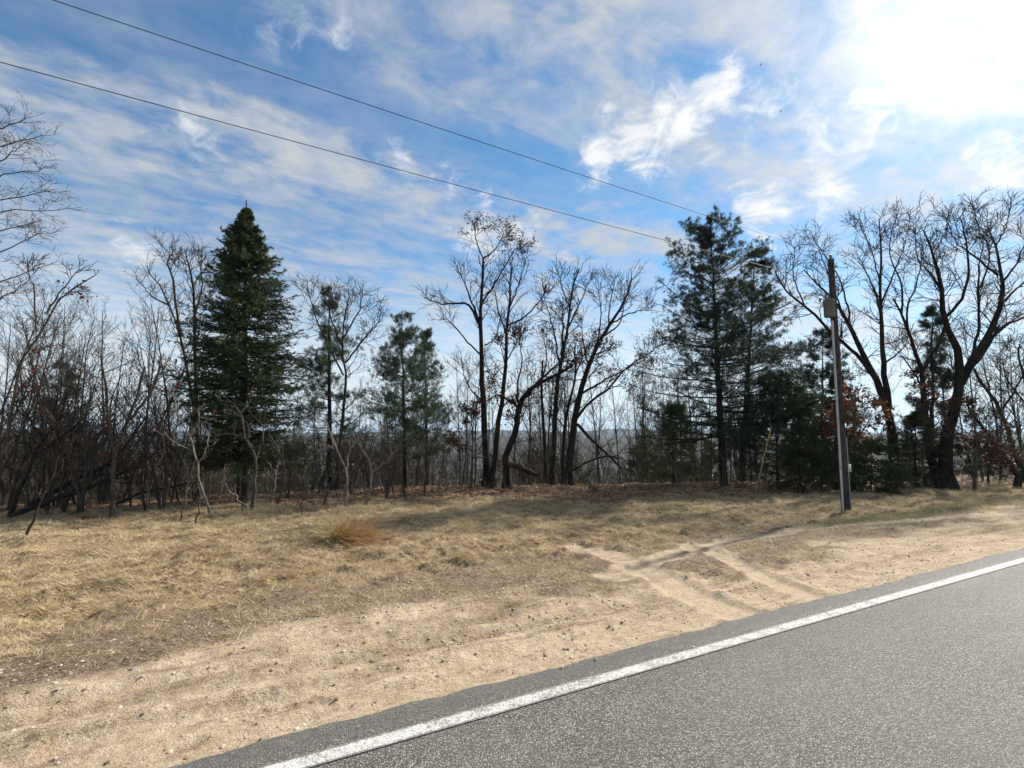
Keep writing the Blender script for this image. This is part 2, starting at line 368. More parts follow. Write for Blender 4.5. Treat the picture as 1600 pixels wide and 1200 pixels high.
def ground_mat():
    m, k, out = mat('ground'); g = pos_(k)
    at = lambda n: k.n('ShaderNodeAttribute', attribute_name=n).outputs['Fac']
    nb = k.noise(g, 1.3, 5, .6); nf = k.noise(g, 22, 6, .65); nx = k.noise(g, 90, 4, .7); nm = k.noise(g, 5, 5, .6)
    vo = k.n('ShaderNodeTexVoronoi', ins={'Vector': g, 'Scale': 55.0}); vs = k.n('ShaderNodeTexVoronoi', ins={'Vector': g, 'Scale': 140.0})
    uu = k.vm('DOT_PRODUCT', g, (DU[0], DU[1], 0), out=1); vv = k.vm('DOT_PRODUCT', g, (DV[0], DV[1], 0), out=1)
    sc_ = k.n('ShaderNodeCombineXYZ', ins={0: k.m('MULTIPLY', uu, .14), 1: vv, 2: 0.0}).outputs[0]
    stk = k.noise(sc_, 7.0, 6, .62, .5); stf = k.noise(sc_, 26.0, 4, .6, .3)
    crumb = k.m('MULTIPLY', k.ss(k.noise(g, 38, 5, .75), .51, .60), k.ss(k.noise(g, 2.6, 5, .65), .38, .58))
    sand = k.mix(k.ss(nm, .35, .68), (.56, .425, .275), (.70, .565, .39))
    sand = k.mix(k.m('MULTIPLY', k.ss(stk, .52, .68), .75), sand, (.29, .20, .125))
    sand = k.mix(k.m('MULTIPLY', k.ss(stf, .55, .7), .45), sand, (.74, .62, .46))
    sand = k.mix(k.m('MULTIPLY', crumb, .6), sand, (.19, .135, .088))
    sand = k.mix(k.m('MULTIPLY', k.ss(nf, .54, .7), .65), sand, (.38, .275, .175))
    sand = k.mix(k.m('MULTIPLY', k.ss(nx, .6, .75), .6), sand, (.70, .58, .43))
    sand = k.mix(k.m('MULTIPLY', k.ss(nx, .4, .3), .7), sand, (.22, .155, .10))
    grav = k.mix(k.ss(nf, .35, .65), (.105, .074, .047), (.33, .24, .155))
    grav = k.mix(k.m('MULTIPLY', k.ss(vs.outputs['Color'], .7, .9), .8), grav, (.54, .44, .32))
    grav = k.mix(k.ss(nx, .44, .34), grav, (.09, .065, .045))
    straw = k.mix(k.ss(nm, .3, .7), (.20, .145, .08), (.44, .33, .19))
    straw = k.mix(k.ss(nf, .48, .64), straw, (.10, .07, .04))
    straw = k.mix(k.m('MULTIPLY', k.ss(nb, .58, .74), .35), straw, (.24, .22, .095))
    leaf = k.mix(vo.outputs['Color'], (.07, .038, .022), (.27, .155, .085))
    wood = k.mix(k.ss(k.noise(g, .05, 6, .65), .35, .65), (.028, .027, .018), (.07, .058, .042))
    sand = k.mix(k.m('MULTIPLY', at('rut'), k.ss(k.noise(g, 30, 5, .7), .40, .56)), sand, (.15, .105, .068))
    c = k.mix(at('gravel'), sand, grav); c = k.mix(at('straw'), c, straw); c = k.mix(at('leaf'), c, leaf); tsand = k.mix(k.ss(nf, .42, .66), (.66, .53, .37), (.52, .40, .265)); tsand = k.mix(k.m('MULTIPLY', k.ss(nx, .42, .3), .4), tsand, (.33, .245, .16)); c = k.mix(k.m('MULTIPLY', at('track'), k.m('ADD', .45, k.m('MULTIPLY', k.ss(nm, .36, .6), .5))), c, tsand)
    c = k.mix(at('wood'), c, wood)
    h = k.m('ADD', k.m('MULTIPLY', nf, .6), k.m('MULTIPLY', nx, .4))
    p = k.n('ShaderNodeBsdfPrincipled', ins={'Base Color': c, 'Roughness': .95, 'Specular IOR Level': .1, 'Normal': bump(k, h, .07, 1.0)})
    k.L.new(p.outputs[0], out.inputs[0]); return m
def asphalt_nodes(k, g):
    v1 = k.n('ShaderNodeTexVoronoi', ins={'Vector': g, 'Scale': 112.0, 'Randomness': 1.0})
    v2 = k.n('ShaderNodeTexVoronoi', ins={'Vector': g, 'Scale': 250.0, 'Randomness': 1.0})
    sepc = k.n('ShaderNodeSeparateColor', ins={0: v1.outputs['Color']}); sep2 = k.n('ShaderNodeSeparateColor', ins={0: v2.outputs['Color']})
    a = k.ramp(sepc.outputs[0], [(0, (.05, .046, .041)), (.4, (.16, .15, .133)), (.72, (.33, .305, .265)), (1, (.62, .575, .50))])
    b = k.ramp(sep2.outputs[0], [(0, (.04, .037, .033)), (.6, (.19, .178, .158)), (1, (.52, .485, .425))])
    c = k.mix(.42, a, b)
    gap = k.ss(v1.outputs['Distance'], .38, .62)
    c = k.mix(k.m('MULTIPLY', gap, .75), c, (.022, .021, .02))
    big = k.noise(g, .7, 5, .6)
    c = k.mix(k.m('MULTIPLY', k.ss(big, .4, .7), .3), c, (.22, .207, .185))
    c = k.mix(k.m('MULTIPLY', k.ss(k.noise(g, 3.5, 6, .7), .58, .75), .3), c, (.06, .057, .052))
    vv = k.vm('DOT_PRODUCT', g, (DV[0], DV[1], 0), out=1); uu = k.vm('DOT_PRODUCT', g, (DU[0], DU[1], 0), out=1)
    bandn = k.noise(k.n('ShaderNodeCombineXYZ', ins={0: k.m('MULTIPLY', uu, .06), 1: vv, 2: 0.0}).outputs[0], 2.2, 5, .6)
    c = k.mix(k.m('MULTIPLY', k.ss(bandn, .42, .62), .30), c, (.095, .09, .082))
    hh = k.m('SUBTRACT', k.m('MULTIPLY', sepc.outputs[1], .5), k.m('MULTIPLY', gap, .8))
    return c, hh, big
def road_mat():
    m, k, out = mat('asphalt'); g = pos_(k); c, hh, big = asphalt_nodes(k, g)
    # sand blown on to the margin, along the edge of the pavement
    v = k.vm('DOT_PRODUCT', g, (DV[0], DV[1], 0), out=1)
    e = k.m('MULTIPLY', k.ss(v, 2.85, 3.16), k.ss(k.noise(g, 14, 6, .7), .5, .62))
    c = k.mix(k.m('MULTIPLY', e, .55), c, (.36, .28, .19))
    c = k.mix(k.m('MULTIPLY', k.ss(v, 2.9, 2.96), .45), c, (.105, .10, .093))
    p = k.n('ShaderNodeBsdfPrincipled', ins={'Base Color': c, 'Roughness': .78, 'Specular IOR Level': .35, 'Normal': bump(k, hh, .006, .9)})
    k.L.new(p.outputs[0], out.inputs[0]); return m
def line_mat():
    m, k, out = mat('road_paint'); g = pos_(k); c, hh, big = asphalt_nodes(k, g)
    v = k.vm('DOT_PRODUCT', g, (DV[0], DV[1], 0), out=1)
    ed = k.ss(k.m('ABSOLUTE', k.m('SUBTRACT', v, V_LINE)), .034, .064)
    worn = k.m('ADD', k.m('MULTIPLY', k.noise(g, 60, 5, .75), .75), k.m('MULTIPLY', k.noise(g, 6, 4), .35))
    f = k.m('MULTIPLY', k.ss(k.m('ADD', worn, k.m('MULTIPLY', ed, .30)), .50, .66), .85)
    paint = k.mix(k.noise(g, 9, 5), (.66, .65, .61), (.52, .51, .48))
    cc = k.mix(f, paint, c)
    p = k.n('ShaderNodeBsdfPrincipled', ins={'Base Color': cc, 'Roughness': .7, 'Specular IOR Level': .3, 'Normal': bump(k, hh, .004, .7)})
    k.L.new(p.outputs[0], out.inputs[0]); return m

# ------------------------------------------------------------------ ground sheet
ang = np.concatenate([np.linspace(-180, -62, 36)[:-1], np.linspace(-62, 62, 450), np.linspace(62, 180, 36)[1:-1]])
rad = np.concatenate([[0.02, .5, 1.0], np.geomspace(1.4, 32, 360), np.geomspace(32, 9000, 80)[1:]])
Ag, Rg = np.meshgrid(np.radians(ang), rad)
X = (Rg * np.sin(Ag)).ravel(); Y = (Rg * np.cos(Ag)).ravel()
U_, V_ = uv(X, Y)
tm, dip = track_mask(X, Y)
Z = base_h(X, Y) + detail_h(X, Y) * (1 - .8 * tm) + dip
na, nr = len(ang), len(rad)
ii, jj = np.meshgrid(np.arange(nr - 1), np.arange(na), indexing='ij'); j2 = (jj + 1) % na
Q = np.stack([ii * na + jj, ii * na + j2, (ii + 1) * na + j2, (ii + 1) * na + jj], -1).reshape(-1, 4)[:, ::-1]
VP = vprime(U_, V_)
nz1 = fbm(X, Y, 1.6, 4, 101); nz2 = fbm(X, Y, .5, 3, 102)
def zones(x, y, u, v, vp):
    n1 = fbm(x, y, 1.6, 4, 101); n2 = fbm(x, y, .5, 3, 102)
    gravel = sstep(v + n1 * .9 + n2 * .6 - np.interp(u, [-8, 0, 9, 16], [.25, .1, -.2, .4]), 4.45, 5.15) * .95 + .35 * sstep(n2, .1, .35) * sstep(v, 3.4, 4.4)
    straw = sstep(v + n1 * 1.6 + n2 * .7 - np.interp(u, [-15, -5, 5, 12], [-.2, 0.1, 1.2, .2]), 5.7, 7.0)
    leaf = sstep(vp + n1 * 3.5 + n2 * 1.0 - np.interp(u, [-20, -8, 4, 12, 20], [6, 3, .5, -3, -5]), 16.0, 19.5)
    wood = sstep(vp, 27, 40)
    return np.clip(gravel, 0, 1), straw, leaf, wood
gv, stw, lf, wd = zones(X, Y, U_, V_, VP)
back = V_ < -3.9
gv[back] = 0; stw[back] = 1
rut = np.zeros_like(X)
for v0, wd_, st_ in ((3.75, .05, .6), (4.02, .07, .9), (4.29, .06, 1.0), (4.62, .05, .7), (5.0, .08, .6), (5.45, .07, .5)):
    vv = V_ - v0 - .10 * vnoise(U_ * .5, U_ * 0 + v0, 51) - .04 * vnoise(U_ * 2.5, U_ * 0 + v0, 52)
    rut += st_ * np.exp(-(vv / wd_) ** 2) * np.clip(.45 + 2.2 * vnoise(U_ * .45, U_ * 0 + v0 * 3, 54), 0, 1)
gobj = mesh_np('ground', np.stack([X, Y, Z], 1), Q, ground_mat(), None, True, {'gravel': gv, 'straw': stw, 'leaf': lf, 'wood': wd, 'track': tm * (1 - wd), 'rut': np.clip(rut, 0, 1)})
tag(gobj, 'sandy road shoulder, matted dry grass and wooded valley floor', None, None, 'structure')
# ------------------------------------------------------------------ road and its edge line
us = np.concatenate([np.arange(-140, -12, .5), np.arange(-12, 30, .04), np.arange(30, 140, .5)])
ed = V_EDGE + edge_wob(us)
rows = [np.full_like(us, -3.9), np.full_like(us, -.5), np.full_like(us, 2.6), ed - .06, ed, ed + .02]
zs = [-.01, .012, 0.0, -.004, -.012, -.09]
RV = []
for vv, zz in zip(rows, zs):
    x, y = xy(us, vv); RV.append(np.stack([x, y, np.full_like(us, zz)], 1))
RV = np.concatenate(RV); n = len(us)
a, b = np.meshgrid(np.arange(len(rows) - 1), np.arange(n - 1), indexing='ij')
Qr = np.stack([a * n + b, a * n + b + 1, (a + 1) * n + b + 1, (a + 1) * n + b], -1).reshape(-1, 4)
road = mesh_np('road', RV, Qr, road_mat()); tag(road, 'coarse grey asphalt road with ragged sandy edge', None, None, 'structure')
us2 = np.arange(-140, 140, .25); LV = []
for s in (-1, 1):
    x, y = xy(us2, V_LINE + s * (.058 + .004 * vnoise(us2 * 3, us2 * 0 + s, 12))); LV.append(np.stack([x, y, np.full_like(us2, .0045)], 1))
n = len(us2); b = np.arange(n - 1)
line = mesh_np('edge_line', np.concatenate(LV), np.stack([b, b + 1, n + b + 1, n + b], -1), line_mat(), road)

# ------------------------------------------------------------------ tree builders
def traced(limbs, D, rs, spread=.5, npts=14, slim=1.):
    """limbs: list of (pixel points, width0 px, width1 px); each gets its own drift in depth so the crown is round. Returns C,R lists"""
    C = []; Rr = []
    for li, (pts, w0, w1) in enumerate(limbs):
        m = len(pts); L = math.hypot(pts[-1][0] - pts[0][0], pts[-1][1] - pts[0][1]) / F * D
        slope = 0 if li == 0 else rs.uniform(-spread, spread) * L
        p3 = [P(q[0], q[1], D + slope * (i / (m - 1)) ** 1.2) for i, q in enumerate(pts)]
        c = resample(np.array(p3), npts); C.append(c)
        k = D / F / 2 * slim; Rr.append(np.linspace(w0 * k, w1 * k, npts))
    return np.array(C), np.array(Rr)
def hang(root, bag, name, m, smooth=True):
    o = bag.build(name, m, None, smooth)
    me = o.data; n = len(me.vertices); co = np.empty(n * 3, np.float32); me.vertices.foreach_get('co', co)
    co = co.reshape(-1, 3) - np.array(root.location, np.float32); me.vertices.foreach_set('co', co.ravel()); me.update()
    o.parent = root; return o
def plant_base(C, Rr, flare=1.5, depth=.25):
    """carry the trunk (first limb) down to the ground"""
    b = C[0, 0].copy(); g = gz(b[0], b[1])
    c0 = np.vstack([[b[0], b[1], g - depth], [b[0], b[1], g + .02], C[0]]) if b[2] > g + .1 else np.vstack([[b[0], b[1], g - depth], C[0]])
    n = C.shape[1]
    seg = np.linalg.norm(np.diff(c0, axis=0), axis=1); s = np.concatenate([[0], np.cumsum(seg)])
    t = np.linspace(0, s[-1], n); cc = np.stack([np.interp(t, s, c0[:, i]) for i in range(3)], 1)
    C = C.copy(); C[0] = cc; Rr = Rr.copy()
    Rr[0] = Rr[0] * (1 + (flare - 1) * np.exp(-(t - depth) / .35)); return C, Rr, np.array([b[0], b[1], g])
def hardwood(name, label, cat, limbs, D, mt=None, lv=(9, 7, 4), leaves=0, leaf_mat_=None, spread=.5, seed=1, up=.10, wig=.16, group=None, leafzone=(0, 1), l1=.42, leafsize=.11, minr=.0098, buds=0, size=1.):
    rs = random.Random(seed); mt = mt or M_OAK
    C, Rr = traced(limbs, D, rs, spread, 14, .82 if limbs[0][1] > 14 else 1.); C, Rr, base = plant_base(C, Rr)
    jit = rng.normal(size=C.shape) * .02; jit[:, 0] = 0; C = C + jit
    root = thing(name, base, label, cat, group)
    hang(root, Bag().tube(C, Rr, 9), 'trunk', mt)
    kd = lv[0] / 8.; sz = size
    def per_m(c, r, d):
        L = np.linalg.norm(np.diff(c, axis=1), axis=2).sum(1); ix = np.repeat(np.arange(len(c)), np.floor(L * d + rng.random(len(c))).astype(int)); return c[ix], r[ix]
    a1, b1 = per_m(C[1:], Rr[1:], 2.0 * kd / sz) if len(C) > 1 else (C[:0], Rr[:0])
    a0, b0 = per_m(C[:1], Rr[:1], 1.5 * kd / sz)
    C1, R1 = grow(np.concatenate([a0, a1]), np.concatenate([b0, b1]), 1, (.3, 1), 50, 1.5 * sz * l1 / .42, 8, wig * .7, up * .8, .45, .03, .3, .3, True)
    Ce, Re = grow(C, Rr, 4, (.82, 1), 36, 1.0 * sz, 8, wig * .7, up, .8, .025, .3, .3, True)
    C1 = np.concatenate([C1, Ce]); R1 = np.concatenate([R1, Re])
    C2, R2 = grow(*per_m(C1, R1, 3.4 * lv[1] / 7. / sz), 1, (.12, 1), 46, .72 * sz, 5, wig * .7, up * .6, .6, .014, .4, .2, True)
    C3, R3 = grow(*per_m(C2, R2, 4.9 * lv[2] / 3. / sz), 1, (.1, 1), 44, .46 * sz, 3, wig * .4, up * .4, .7, .008, .5, .14, True)
    R2 = np.maximum(R2, minr * np.linspace(1.15, .8, R2.shape[1])[None]); R3 = np.maximum(R3, minr * np.linspace(.9, .35, R3.shape[1])[None])
    b = Bag().tube(C1, np.maximum(R1, minr), 4).tube(C2, R2, 3).tube(C3, R3, 3)
    hang(root, b, 'crown', mt)
    if leaves:
        p = np.concatenate([C3[:, 1:].reshape(-1, 3), C2[:, 2:].reshape(-1, 3)]); zz = p[:, 2] - base[2]; H = zz.max()
        ok = (zz > leafzone[0] * H) & (zz < leafzone[1] * H); p = p[ok]
        cl = vnoise(p[:, 0] * .9 + p[:, 1] * .7, p[:, 2] * .9, seed + 300); p = p[cl > .03]
        if len(p):
            p = p[rng.integers(0, len(p), leaves)] + rng.normal(size=(leaves, 3)) * .08
            hang(root, Bag().add(*leafquads(p, leafsize)), 'leaves', leaf_mat_ or M_RUST, False)
    if buds:
        p = C3.reshape(-1, 3); p = p[rng.integers(0, len(p), buds)]
        hang(root, Bag().add(*leafquads(p, .03)), 'buds', M_BUD, False)
    return root
def conifer(name, label, px, ytop, D, kind, half_px, ybase=None, seed=1, m=None, low=.08, cat='tree', group=None, dens=1.0, lean=0., bark=None, tuft=.95, nb_=8, per=6, flatk=1.):
    rs = np.random.default_rng(seed)
    top = P(px, ytop, D); bx, by = (P(ybase[0], ybase[1], D)[:2] if ybase else top[:2]); g = gz(bx, by); H = top[2] - g
    Rm = half_px / F * D
    base = np.array([bx, by, g]); root = thing(name, base, label, cat, group)
    tt = np.linspace(0, 1, 16)[:, None]
    C = base[None] * (1 - tt) + top[None] * tt; C[0, 2] -= .25; C[:, :2] += (rs.normal(size=(16, 2)) * .03) * (tt * (1 - tt) * 4)
    r0 = H * (.017 if kind == 'spruce' else .015); Rr = (r0 * (1 - tt[:, 0] * .93))
    spr = kind == 'spruce'
    if spr:
        nb = int(H * 58 * dens); h = np.sort(low + (1 - low) * (1 - rs.random(nb) ** 1.1) * .955)
        prof = np.interp(1 - h, [0, .045, .17, .28, .39, .52, .65, .75, .9, 1], [.02, .05, .36, .62, .78, .95, 1.0, .95, .8, .6])
        az = rs.random(nb) * 6.283
        ln = Rm * prof * (.58 + .5 * rs.random(nb) + .12 * np.sin(az * 3 + h * 40))
        pitch = np.interp(h, [0, .5, .9, 1], [-.30, -.12, .35, 1.0]) + rs.normal(size=nb) * .10
        curl = .35
    else:
        nw = int(H / .55 * dens); hw = low + (1 - low) * (np.arange(nw) + rs.random(nw) * .5) / nw
        h = np.repeat(hw, per) + rs.normal(size=nw * per) * .006; h = np.clip(h, low, .965); nb = len(h)
        keep = rs.random(nb) < np.interp(h, [0, .35, .6, .8, 1], [.62, .75, .95, .8, .28]); h = h[keep]; nb = len(h)
        prof = np.interp(1 - h, [0, .08, .3, .6, .85, 1], [.12, .34, .70, .95, 1.0, .7])
        ln = Rm * prof * (.40 + .72 * rs.random(nb)); az = rs.random(nb) * 6.283
        pitch = np.interp(h, [0, .4, .8, 1], [-.05, .10, .42, .8]) + rs.normal(size=nb) * .12
        curl = .30
    k = h * 15; i0 = np.minimum(k.astype(int), 14); f = (k - i0)[:, None]; pos = C[i0] * (1 - f) + C[i0 + 1] * f
    hd = np.stack([np.cos(az), np.sin(az)], 1); out = [pos]; npt = 8
    for s in range(npt - 1):
        p_ = pitch + curl * (s / (npt - 2)) ** 1.5 * (1 if not spr else 1.1)
        hd = hd + rs.normal(size=hd.shape) * .06; hd /= np.linalg.norm(hd, axis=1, keepdims=True)
        d = np.concatenate([hd * np.cos(p_)[:, None], np.sin(p_)[:, None]], 1); pos = pos + d * (ln / (npt - 1))[:, None]; out.append(pos)
    CB = np.stack(out, 1); RB = (np.clip(ln * .012, .006, .05))[:, None] * np.linspace(1, .3, npt)[None]
    bb = Bag().tube(C[None], Rr[None], 9).tube(CB, RB, 3)
    if spr:
        n2 = 15; C2, R2 = grow(CB, RB, n2, (.10, 1), 50, .33, 4, .08, -.05, .6, .006, .5, .14, taper=.7)
        C2[:, :, 2] = C2[:, :1, 2] + (C2[:, :, 2] - C2[:, :1, 2]) * .55 - .03
        tw = np.concatenate([C2, CB[:, -4:]]); 
        seg = tw[:, 1:] - tw[:, :-1]; q0 = tw[:, :-1].reshape(-1, 3); sg = seg.reshape(-1, 3)
        nbld = 7; f = rng.random((len(q0), nbld, 1)); p = (q0[:, None] + sg[:, None] * f).reshape(-1, 3)
        d = unit(unit(np.repeat(sg, nbld, 0)) * .75 + rng.normal(size=p.shape) * .55)
        L = (.075 + .07 * rng.random(len(p))) * np.where(p[:, 2] > top[2] - .09 * H, .75, 1.); V, T = blades(p, d, L, .026)
        ld = C[-1] + np.array([0, 0, 1.]) * np.linspace(-.09 * H, 0, 90)[:, None]; V2, T2 = blades(ld, unit(rng.normal(size=(90, 3)) * .7 + np.array([0, 0, .8])), .06, .016); V = np.concatenate([V, V2]); T = np.concatenate([T, T2 + T.max() + 1])
    else:
        n2 = int(np.clip(4 + Rm * 1.6, 5, 11)); C2, R2 = grow(CB, RB, n2, (.22, 1), 50, .34, 4, .12, .10, .6, .010, .5, .2, taper=.5)
        C3, R3 = grow(C2, R2, 4, (.2, 1), 45, .55, 3, .12, .12, .7, .006, .6, .14)
        C2[:, :, 2] = C2[:, :1, 2] + (C2[:, :, 2] - C2[:, :1, 2]) * flatk + (0 if flatk == 1 else .04); C3[:, :, 2] = C3[:, :, 2] - 0 * C3[:, :, 2] if flatk == 1 else np.repeat(C2[:, :1, 2], 4, 0)[:len(C3)] + (C3[:, :, 2] - np.repeat(C2[:, :1, 2], 4, 0)[:len(C3)]) * .6
        bb.tube(C2, R2, 3)
        tips = np.concatenate([C3[:, -1], C3[:, 1], C2[:, -1], C2[:, 2], CB[:, -1], CB[:, -2]]); td = unit(np.concatenate([C3[:, -1] - C3[:, 0], C3[:, 1] - C3[:, 0], C2[:, -1] - C2[:, 2], C2[:, 3] - C2[:, 1], CB[:, -1] - CB[:, -2], CB[:, -1] - CB[:, -3]]))
        sel = (rng.random(len(tips)) < tuft * (.25 + 1.3 * sstep(vnoise(tips[:, 0] * .9 + tips[:, 1] * .6, tips[:, 2] * 1.9, seed), -.25, .2))); tips = tips[sel]; td = td[sel]
        nbld = nb_; p = np.repeat(tips, nbld, 0) + rng.normal(size=(len(tips) * nbld, 3)) * .03
        d = unit(np.repeat(td, nbld, 0) * .6 + rng.normal(size=p.shape) * .55 + np.array([0, 0, .2]))
        L = .10 + .09 * rng.random(len(p)); V, T = blades(p, d, L, .018)
        lead = C[-1] + np.array([0, 0, 1.]) * np.linspace(-.8, .05, 60)[:, None]; V2, T2 = blades(lead, unit(rng.normal(size=(60, 3)) * .5 + np.array([0, 0, 1.])), .14, .016); V = np.concatenate([V, V2]); T = np.concatenate([T, T2 + T.max() + 1])
    hang(root, bb, 'trunk', bark or M_PINEB)
    hang(root, Bag().add(V, T), 'crown', m or (M_SPRUCE if spr else M_PINE), False)
    return root
Z4 = lambda *p: [(650 + a / 2.667, 330 + b / 2.667) for a, b in p]
Z6 = lambda *p: [(1200 + a / 2.3075, 300 + b / 2.3075) for a, b in p]
Z7 = lambda *p: [(250 + a / 4, 560 + b / 4) for a, b in p]
Z2 = lambda *p: [(a / 3.2, 480 + b / 3.2) for a, b in p]
Z1 = lambda *p: [(a / 3.2, 150 + b / 3.2) for a, b in p]
Z3 = lambda *p: [(400 + a / 3, 400 + b / 3) for a, b in p]
DM = 24.5
# --- the oaks in the middle
hardwood('oak_tree', 'tall thin oak with withered leaf clumps on its topmost twigs', 'tree', [
    (Z4((298, 1098), (285, 900), (275, 650), (270, 450), (278, 280), (280, 200)), 12, 3.5), (Z4((268, 480), (220, 390), (150, 385), (95, 383), (45, 365)), 4.5, 1.2), (Z4((268, 470), (215, 330), (180, 250)), 3.6, 1.2),
    (Z4((272, 385), (330, 300), (400, 180), (425, 150)), 3.6, 1), (Z4((280, 200), (250, 120), (245, 75)), 2.5, 1), (Z4((283, 195), (330, 160), (365, 95)), 2.5, 1), (Z4((272, 600), (210, 540), (150, 470), (110, 440)), 3, 1),
    (Z4((285, 560), (330, 530), (350, 450)), 2.5, 1), (Z4((282, 800), (220, 730), (190, 640)), 2.5, 1)], DM, lv=(8, 6, 3), leaves=900, leafzone=(.88, 1.1), seed=11)
hardwood('oak_tree', 'slender oak leaning right beside the tall oak with leafy top', 'tree', [
    (Z4((318, 1085), (345, 900), (370, 700), (378, 500), (385, 420), (390, 350), (400, 230)), 10, 2.5), (Z4((380, 480), (450, 440), (520, 370), (540, 310)), 3.4, 1), (Z4((385, 420), (430, 300), (460, 200)), 3, 1), (Z4((378, 520), (340, 400), (330, 330)), 3, 1), (Z4((372, 640), (410, 560), (440, 480)), 2.4, 1)], DM - .8, lv=(9, 6, 3), leaves=700, leafzone=(.25, .6), seed=12)
hardwood('oak_tree', 'crooked low oak with twisted trunk and long limb reaching right', 'tree', [
    (Z4((380, 1092), (372, 1030), (410, 930), (430, 850), (422, 808), (460, 760), (520, 710), (590, 680), (650, 640)), 13, 4), (Z4((425, 815), (390, 790), (340, 768), (300, 790)), 5, 1.5), (Z4((432, 845), (455, 775), (530, 690), (610, 630), (700, 615)), 6, 1.5), (Z4((425, 800), (425, 720), (440, 620), (430, 520)), 4, 1), (Z4((520, 710), (545, 620), (530, 520)), 3, 1)], DM - 1.2, lv=(9, 7, 3), leaves=1000, leafzone=(.35, 1), seed=13, wig=.22)
hardwood('dead_snag', 'bare straight dead trunk with broken top among the oaks', 'tree', [(Z4((540, 1100), (535, 950), (524, 800), (526, 620)), 6.5, 3)], DM + .6, lv=(3, 2, 2), seed=14, l1=.3, size=.5)
hardwood('oak_tree', 'upright oak forking near its top beside the broken dead trunk', 'tree', [
    (Z4((567, 1100), (575, 950), (585, 750), (605, 620), (630, 500), (640, 400), (660, 300), (680, 240)), 9.5, 2), (Z4((605, 600), (612, 500), (610, 430)), 4, 2.6), (Z4((600, 640), (570, 480), (540, 380)), 3.2, 1), (Z4((635, 480), (690, 370), (715, 300)), 3, 1), (Z4((640, 400), (610, 320), (600, 270)), 2.4, 1)], DM, lv=(8, 7, 3), leaves=350, leafzone=(.55, .8), seed=15)
hardwood('oak_tree', 'thin oak stem squeezed between two thicker oak trunks', 'tree', [
    (Z4((612, 1085), (620, 900), (650, 750), (665, 680), (660, 560)), 7, 2), (Z4((660, 690), (700, 600), (740, 560)), 2.5, 1)], DM + .8, lv=(8, 6, 3), leaves=250, leafzone=(.4, 1), seed=16)
hardwood('oak_tree', 'thick oak spreading wide to the right with arching lower limb', 'tree', [
    (Z4((637, 1088), (650, 950), (665, 850), (685, 750), (720, 650), (745, 580), (800, 480), (860, 400), (900, 280)), 13.5, 2.2), (Z4((665, 870), (720, 800), (800, 740), (880, 650), (960, 600), (1010, 560)), 4.8, 1), (Z4((690, 760), (760, 720), (850, 670), (950, 620)), 4.2, 1), (Z4((745, 580), (770, 460), (760, 330)), 3.6, 1), (Z4((800, 480), (880, 430), (960, 410)), 3, 1),
    (Z4((720, 650), (700, 560), (690, 480)), 3.4, 1), (Z4((770, 530), (850, 460), (870, 340)), 3.2, 1), (Z4((800, 480), (810, 380), (830, 290)), 2.6, 1)], DM - .6, lv=(8, 7, 3), leaves=900, leafzone=(.3, .75), seed=17)
def stick(name, label, cat, pts, D0, D1, w0, w1, m, side=4, group=None, raise_=0):
    c = resample(np.array([P(a, b, D0 + (D1 - D0) * i / (len(pts) - 1)) for i, (a, b) in enumerate(pts)]), 14)
    k = D0 / F / 2; rr = np.linspace(w0, w1, 14) * k
    gg = ground(c[:, 0], c[:, 1]); c[:, 2] = np.maximum(c[:, 2], gg + rr * .6)
    root = thing(name, c[0], label, cat, group)
    c = c + np.vstack([np.zeros((1, 3)), rng.normal(size=(13, 3)) * .015])
    sb = Bag().tube(c[None], rr[None], 7)
    if side:
        C1, R1 = grow(c[None], rr[None], side, (.3, 1), 45, .3, 6, .15, .05, .5, .03, .3, .3); C2, R2 = grow(C1, R1, 4, (.3, 1), 45, .45, 4, .15, 0, .6, .01, .5, .15)
        sb.tube(C1, R1, 4).tube(C2, np.maximum(R2, .004), 3)
    hang(root, sb, 'stem', m)
    return root
stick('broken_limb', 'broken limb propped from the thick oak down to the leaf litter', 'branch', Z4((672, 888), (730, 950), (800, 1015), (862, 1078)), DM - .7, DM - 2.0, 5.5, 2.5, M_OAK, 3)
stick('fallen_branch', 'curved fallen branch arching over the leaf litter by thick oak', 'branch', Z4((640, 1085), (720, 1042), (800, 1023), (900, 1045)), DM - 1.4, DM - 1.8, 4, 1.5, M_OAK, 4)
stick('rotten_log', 'dark rotten log lying at the foot of the crooked oak', 'log', Z4((385, 1055), (430, 1068), (470, 1084), (512, 1104)), DM - 1.3, DM - 2.0, 10, 6, M_LOG, 2)
# --- the oaks on the right
DR = 21.5
hardwood('oak_tree', 'oak behind the utility pole with a long limb slanting left', 'tree', [
    (Z6((455, 1030), (450, 880), (430, 780), (400, 700), (350, 600), (300, 490), (250, 400), (190, 345), (130, 285)), 19, 2), (Z6((398, 690), (330, 595), (265, 535), (130, 410), (60, 350), (20, 270)), 8, 1.5), (Z6((436, 780), (420, 650), (412, 560), (408, 450), (405, 350), (410, 200), (400, 100)), 11, 2), (Z6((418, 620), (470, 580), (500, 550)), 4, 1.2),
    (Z6((408, 430), (370, 320), (320, 220)), 4, 1), (Z6((408, 400), (450, 300), (500, 180)), 4, 1), (Z6((300, 490), (280, 380), (230, 260), (160, 170)), 4, 1), (Z6((265, 430), (220, 300), (180, 200)), 3.5, 1), (Z6((130, 410), (90, 290), (100, 200)), 3, 1), (Z6((405, 350), (380, 230), (330, 110)), 3, 1)], DR, lv=(8, 7, 3), seed=21)
